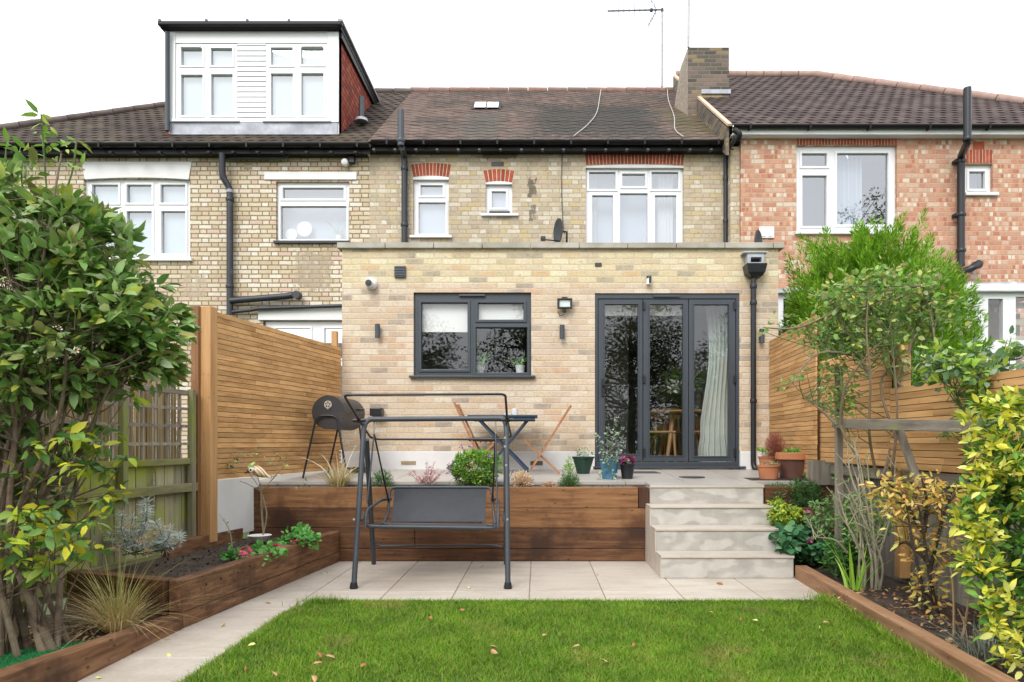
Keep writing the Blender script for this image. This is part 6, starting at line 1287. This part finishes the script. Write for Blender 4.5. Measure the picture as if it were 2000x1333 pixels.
# leaf litter in the right bed
rg = np.random.default_rng(5); n = 900; lp = np.stack([rg.uniform(2.1,2.85,n), rg.uniform(2.6,5.2,n), np.full(n,.06)],1); o = link_mesh('leaf_litter', leaf_mesh(lp, np.concatenate([rg.normal(0,1,(n,2)), rg.normal(0,.15,(n,1))],1), rg.uniform(.02,.05,n), .45, .3, rg=rg), leafmat('litter_leaf', [(.3,.16,.08),(.2,.1,.06),(.45,.33,.15),(.12,.06,.04)], .1)); o['kind'] = 'stuff'
n = 700; lp = np.stack([rg.uniform(-3.1,-2.4,n), rg.uniform(3.2,4.3,n), np.full(n,.04)],1); o = link_mesh('leaf_litter', leaf_mesh(lp, np.concatenate([rg.normal(0,1,(n,2)), rg.normal(0,.15,(n,1))],1), rg.uniform(.02,.05,n), .45, .3, rg=rg), leafmat('litter_leaf_b', [(.2,.12,.07),(.12,.07,.04),(.3,.2,.1)], .1)); o['kind'] = 'stuff'
n = 1500; lp = np.concatenate([np.stack([rg.uniform(-2.9,-2.1,n//2), rg.uniform(4.45,6.5,n//2), np.full(n//2,.237)],1), np.stack([rg.uniform(-2.7,1.05,n//2), rg.uniform(6.78,6.98,n//2), np.full(n//2,.703)],1)])
o = link_mesh('soil_crumbs', leaf_mesh(lp, rg.normal(0,1,(len(lp),3)), rg.uniform(.01,.028,len(lp)), .9, .5, True, rg), pm('soil_crumb', (.05,.033,.022), .95, .3, 20, isl=.6)); o['kind'] = 'stuff'
# climbing rose on the right
t = plant('climbing_rose', P(1740,935,5.3), 'tall climbing rose with bare woody stems in front of the slatted fence', 'rose')
br_ = branchy(t, [[(1740,935),(1748,870),(1752,800),(1745,700),(1735,600)],[(1722,935),(1738,880),(1740,780),(1755,680),(1790,600)],[(1712,930),(1698,850),(1700,740),(1692,640),(1700,560)],[(1752,860),(1720,750),(1770,690),(1800,640)],
   [(1745,740),(1790,780),(1850,820),(1900,815)],[(1640,835),(1650,760),(1690,700),(1740,650)],[(1635,830),(1590,790),(1570,780)],[(1640,830),(1665,880),(1700,930)],[(1780,780),(1810,740),(1800,690),(1830,620)],[(1700,740),(1650,640),(1620,580)],[(1745,700),(1700,600),(1660,560)],[(1752,760),(1790,640),(1820,560),(1840,540)],[(1830,640),(1815,570),(1780,560),(1720,560)],[(1850,815),(1880,770),(1890,700)],[(1790,600),(1810,590),(1822,640),(1825,680)],[(1655,600),(1560,640),(1490,640)],[(1690,700),(1600,690),(1540,755)]], 5.3, .012, pm('woody_rose_stem', (.2,.14,.1), .95, .3, 12, .8, c2=(.12,.1,.05)), 'stems', 8, .25)
c = np.concatenate([pblob(1720,570,5.3,110,50,.3,95,41), pblob(1655,640,5.35,70,60,.25,70,42), pblob(1800,600,5.3,70,55,.3,55,43), pblob(1700,650,5.3,90,60,.2,40,44), pblob(1630,740,5.5,40,60,.12,42,45), pblob(1590,650,5.4,50,32,.15,30,46), pblob(1780,690,5.3,80,50,.2,30,47), pblob(1650,580,5.3,60,40,.2,30,49), pblob(1655,810,5.5,25,40,.1,10,52), np.array([P(a,b,5.3) for a,b in ((1500,640),(1515,628),(1490,648),(1530,630),(1545,620),(1560,640),(1525,750),(1540,740),(1560,735),(1575,725),(1870,600),(1880,640))])])
m = MB(); twigs(m, br_, c, .0028, 9, .8); m.build('twigs', greenstem, t)
foliage('foliage', leafmat('rose_leaf', [(.11,.22,.05),(.17,.3,.07),(.08,.17,.05),(.26,.36,.09),(.15,.26,.1),(.46,.4,.08),(.24,.32,.17),(.32,.2,.1),(.17,.32,.06)], .35), t, c, 6, .05, .66, .065, .05, 48, curl=.15)
t = plant('rose_bush', P(1860,900,4.4), 'leafy rose with lime young leaves below the conservatory', 'rose')
br_ = branchy(t, [[(1915,900),(1925,820),(1915,750),(1900,690)],[(1920,900),(1950,800),(1960,720),(1975,660)],[(1900,880),(1880,800),(1850,740),(1820,700)],[(1930,860),(1980,760),(2020,700)],[(1915,760),(1960,700),(1985,690)]], 4.3, .009, greenstem, 'stems', 5)
c = np.concatenate([pblob(1880,720,4.3,75,50,.2,50,51), pblob(1950,760,4.3,60,60,.2,40,52), pblob(1900,820,4.35,50,50,.15,26,53), pblob(1990,700,4.2,50,50,.2,20,54), pblob(1840,700,4.4,35,25,.1,14,55)]); m = MB(); twigs(m, br_, c, .0028, 9, .8); m.build('twigs', greenstem, t)
foliage('foliage', leafmat('dark_rose_leaf', [(.05,.12,.05),(.1,.17,.1),(.14,.24,.05),(.38,.45,.05),(.07,.15,.05),(.2,.25,.18),(.25,.4,.05)], .3), t, c, 6, .062, .62, .05, .0, 58, curl=.15)
# yellow and green choisya
t = plant('golden_shrub', P(1960,1333,3.4), 'bright yellow and green evergreen shrub at the right edge', 'shrub')
br_ = branchy(t, [[(1985,1330),(1975,1150),(1965,950),(1960,800)],[(2000,1330),(2010,1100),(2020,900)],[(1970,1200),(1930,1150),(1905,1120)],[(1968,1000),(1920,930),(1890,900)],[(1990,1320),(1960,1250),(1935,1210)],[(1965,900),(1920,830),(1905,800)]], 3.6, .013, greenstem, 'stems', 5)
cg = np.concatenate([pblob(1985,900,3.6,70,110,.2,75,61), pblob(1975,1030,3.6,75,100,.2,70,62), pblob(1990,1180,3.6,40,80,.15,30,63), pblob(2060,1000,3.5,80,260,.3,90,64)]); m = MB(); twigs(m, br_, cg, .003, 9, .7); m.build('twigs', greenstem, t)
cyl = np.concatenate([pblob(1935,830,3.4,38,60,.15,24,66), pblob(1975,790,3.4,45,35,.15,22,67), pblob(1915,950,3.4,32,40,.12,20,68), pblob(1900,1030,3.4,30,45,.12,24,69), pblob(1895,1105,3.4,26,26,.1,12,70), pblob(1960,1180,3.3,50,50,.12,24,71), pblob(1975,1260,3.2,40,50,.1,18,72), pblob(1950,900,3.4,50,40,.12,18,73), pblob(1990,960,3.4,40,60,.12,16,74), pblob(1940,1090,3.4,30,50,.1,12,75)])
foliage('green_foliage', leafmat('choisya_green', [(.03,.1,.02),(.05,.14,.02),(.07,.18,.03),(.12,.24,.03)], .2), t, np.concatenate([cg, cyl[1::3]]), 8, .066, .38, .04, .1, 65)
foliage('golden_foliage', leafmat('choisya_gold', [(.54,.47,.03),(.58,.53,.08),(.46,.46,.04),(.57,.55,.2),(.35,.4,.04)], .25), t, cyl, 6, .06, .44, .03, .35, 76)
t = plant('low_grey_plant', P(1915,1280,3.6), 'low grey stemmed plant with blue green leaves at the bottom right', 'plant'); blades('leaves', leafmat('grey_blade', [(.2,.26,.22),(.12,.18,.12),(.28,.3,.24)]), t, (X(1930,3.55),3.55,.05), 130, .2, .12, .006, .7, .8, 5)
uprights('thin_saplings', 'two thin tan bare stems in front of the grey board fence', 'plant', [[(1862,1270),(1868,1180),(1862,1110),(1840,1085)],[(1880,1262),(1887,1200),(1888,1135)],[(1870,1250),(1880,1220),(1872,1190)]], leafmat('sapling_leaf', [(.3,.3,.1)]), .02, 1, 3.9, 5, .5, pm('tan_stem', (.38,.26,.15), .9, .2, 10), .01, .3, .006, .2)
# conifer beyond the right fence
def conifer():
    cx_, cyy = X(1702,8.9), 8.9; t = plant('conifer', (cx_,cyy,0), 'bushy bright green conifer rising behind the right slatted fence', 'conifer')
    MB().tube([(cx_,cyy,0),(cx_,cyy,1.8),(cx_,cyy,3.2)], [.14,.1,.04], 10).build('trunk', darkbark, t, smooth=True)
    rg_ = np.random.default_rng(9); zt_ = Z(480,8.9)
    def surf(n_, k0, k1):
        z = rg_.uniform(.5, zt_, n_); prof = np.interp(z, [.4,1.4,2.2,2.8,3.3,3.7,3.95,zt_], [1.0,1.1,1.1,1.03,.93,.8,.62,.42]); ang = rg_.uniform(0,2*np.pi,n_)
        rr = prof * (1+.1*np.sin(ang*4+z*2.1)) * rg_.uniform(k0,k1,n_); return z, ang, np.stack([cx_+rr*np.cos(ang), cyy+rr*np.sin(ang), z-.15],1)
    z, ang, q0 = surf(1500, .8, 1.0); npl = 85; tp = (z > zt_-.55) ; q0[tp,:2] = np.array([cx_,cyy]) + (q0[tp,:2]-np.array([cx_,cyy]))*rg_.uniform(.05,1,(tp.sum(),1)); q0[tp,2] += .12*(1-np.hypot(q0[tp,0]-cx_, q0[tp,1]-cyy)/.8)
    ax_ = nrm(np.stack([np.cos(ang)*.5, np.sin(ang)*.5, np.full(len(z),.9)],1)+rg_.normal(0,.2,(len(z),3))); ln = rg_.uniform(.2,.4,len(z))
    s_ = np.tile(np.linspace(0,1,npl), len(z)); Q = np.repeat(q0,npl,0); A_ = np.repeat(ax_,npl,0); L_ = np.repeat(ln,npl)
    rad = .085*(1-s_)**.5*np.repeat(rg_.uniform(.7,1.3,len(z)),npl); rnd = rg_.normal(0,1,(len(s_),3)); rnd -= A_*(rnd*A_).sum(1,keepdims=True); rnd = nrm(rnd)
    pos = Q + A_*(s_*L_)[:,None] + rnd*(rad*rg_.uniform(.2,1,len(s_)))[:,None]; D_ = A_*1.0 + rnd*.55 + rg_.normal(0,.15,(len(s_),3))
    z2, a2_, p2 = surf(26000, .3, .95); tz = z2 > zt_-.5; p2[tz,:2] = np.array([cx_,cyy]) + (p2[tz,:2]-np.array([cx_,cyy]))*rg_.uniform(.1,1,(tz.sum(),1)); pos = np.concatenate([pos,p2]); D_ = np.concatenate([D_, np.stack([np.cos(a2_)*.5,np.sin(a2_)*.5,np.full(len(z2),.9)],1)+rg_.normal(0,.3,(len(z2),3))])
    link_mesh('foliage', leaf_mesh(pos, D_, rg_.uniform(.035,.09,len(pos)), .22, .2, True, rg_), leafmat('conifer_spray', [(.1,.22,.012),(.15,.3,.018),(.06,.14,.01),(.24,.4,.03),(.12,.25,.015),(.18,.32,.03)], .3), t)
conifer()
# trees and hedge behind the camera, the ones mirrored in the glass
for k, (x, y, h, r, lab) in enumerate(((-5.5,-10,6.6,2.4,'dense dark tree behind the garden at its left'),(-.5,-11,7.8,2.6,'tall loose tree behind the garden in its middle'),(3.6,-9.5,7.0,2.2,'dark tree behind the garden seen in the folding doors'),(8.2,-11,7.2,2.6,'dark tree behind the neighbouring garden on the right'),(14.5,-9,13.5,3.4,'tallest tree far right behind the garden'))):
    t = plant('garden_tree', (x,y,0), lab, 'tree', 'trees behind the garden'); m = MB(); m.tube([(x,y,0),(x+.1,y,h*.4),(x,y,h*.85)], [.2,.14,.04], 8)
    c = np.concatenate([blob((x,y,h*.45),(r,r*.8,h*.36),240,k+80,.2), blob((x+r*.3,y,h*.7),(r*.7,r*.6,h*.28),110,k+90,.2)]); twigs(m, [[Vector((x,y,h*q_)) for q_ in (.2,.35,.5,.65,.8)]], c[::3], .02, k); m.build('trunk', darkbark, t)
    foliage('crown', leafmat('tree_crown%d'%k, [(.03,.06,.015),(.05,.09,.02),(.02,.045,.012),(.09,.11,.03)], .15), t, c, 34, .15, .5, .45, .0, k+70, simple=True)
t = plant('rear_hedge', (0,-8,0), 'clipped green hedge closing the garden behind the camera', 'hedge')
rg = np.random.default_rng(4); n = 9000; hp = np.stack([rg.uniform(-8,10,n), -8+rg.uniform(-.5,.5,n), rg.uniform(0,2.3,n)],1); link_mesh('foliage', leaf_mesh(hp, rg.normal(0,1,(n,3)), rg.uniform(.1,.2,n), .5, .2, True, rg), leafmat('hedge_leaf', [(.04,.09,.02),(.06,.12,.02),(.1,.13,.03)]), t)
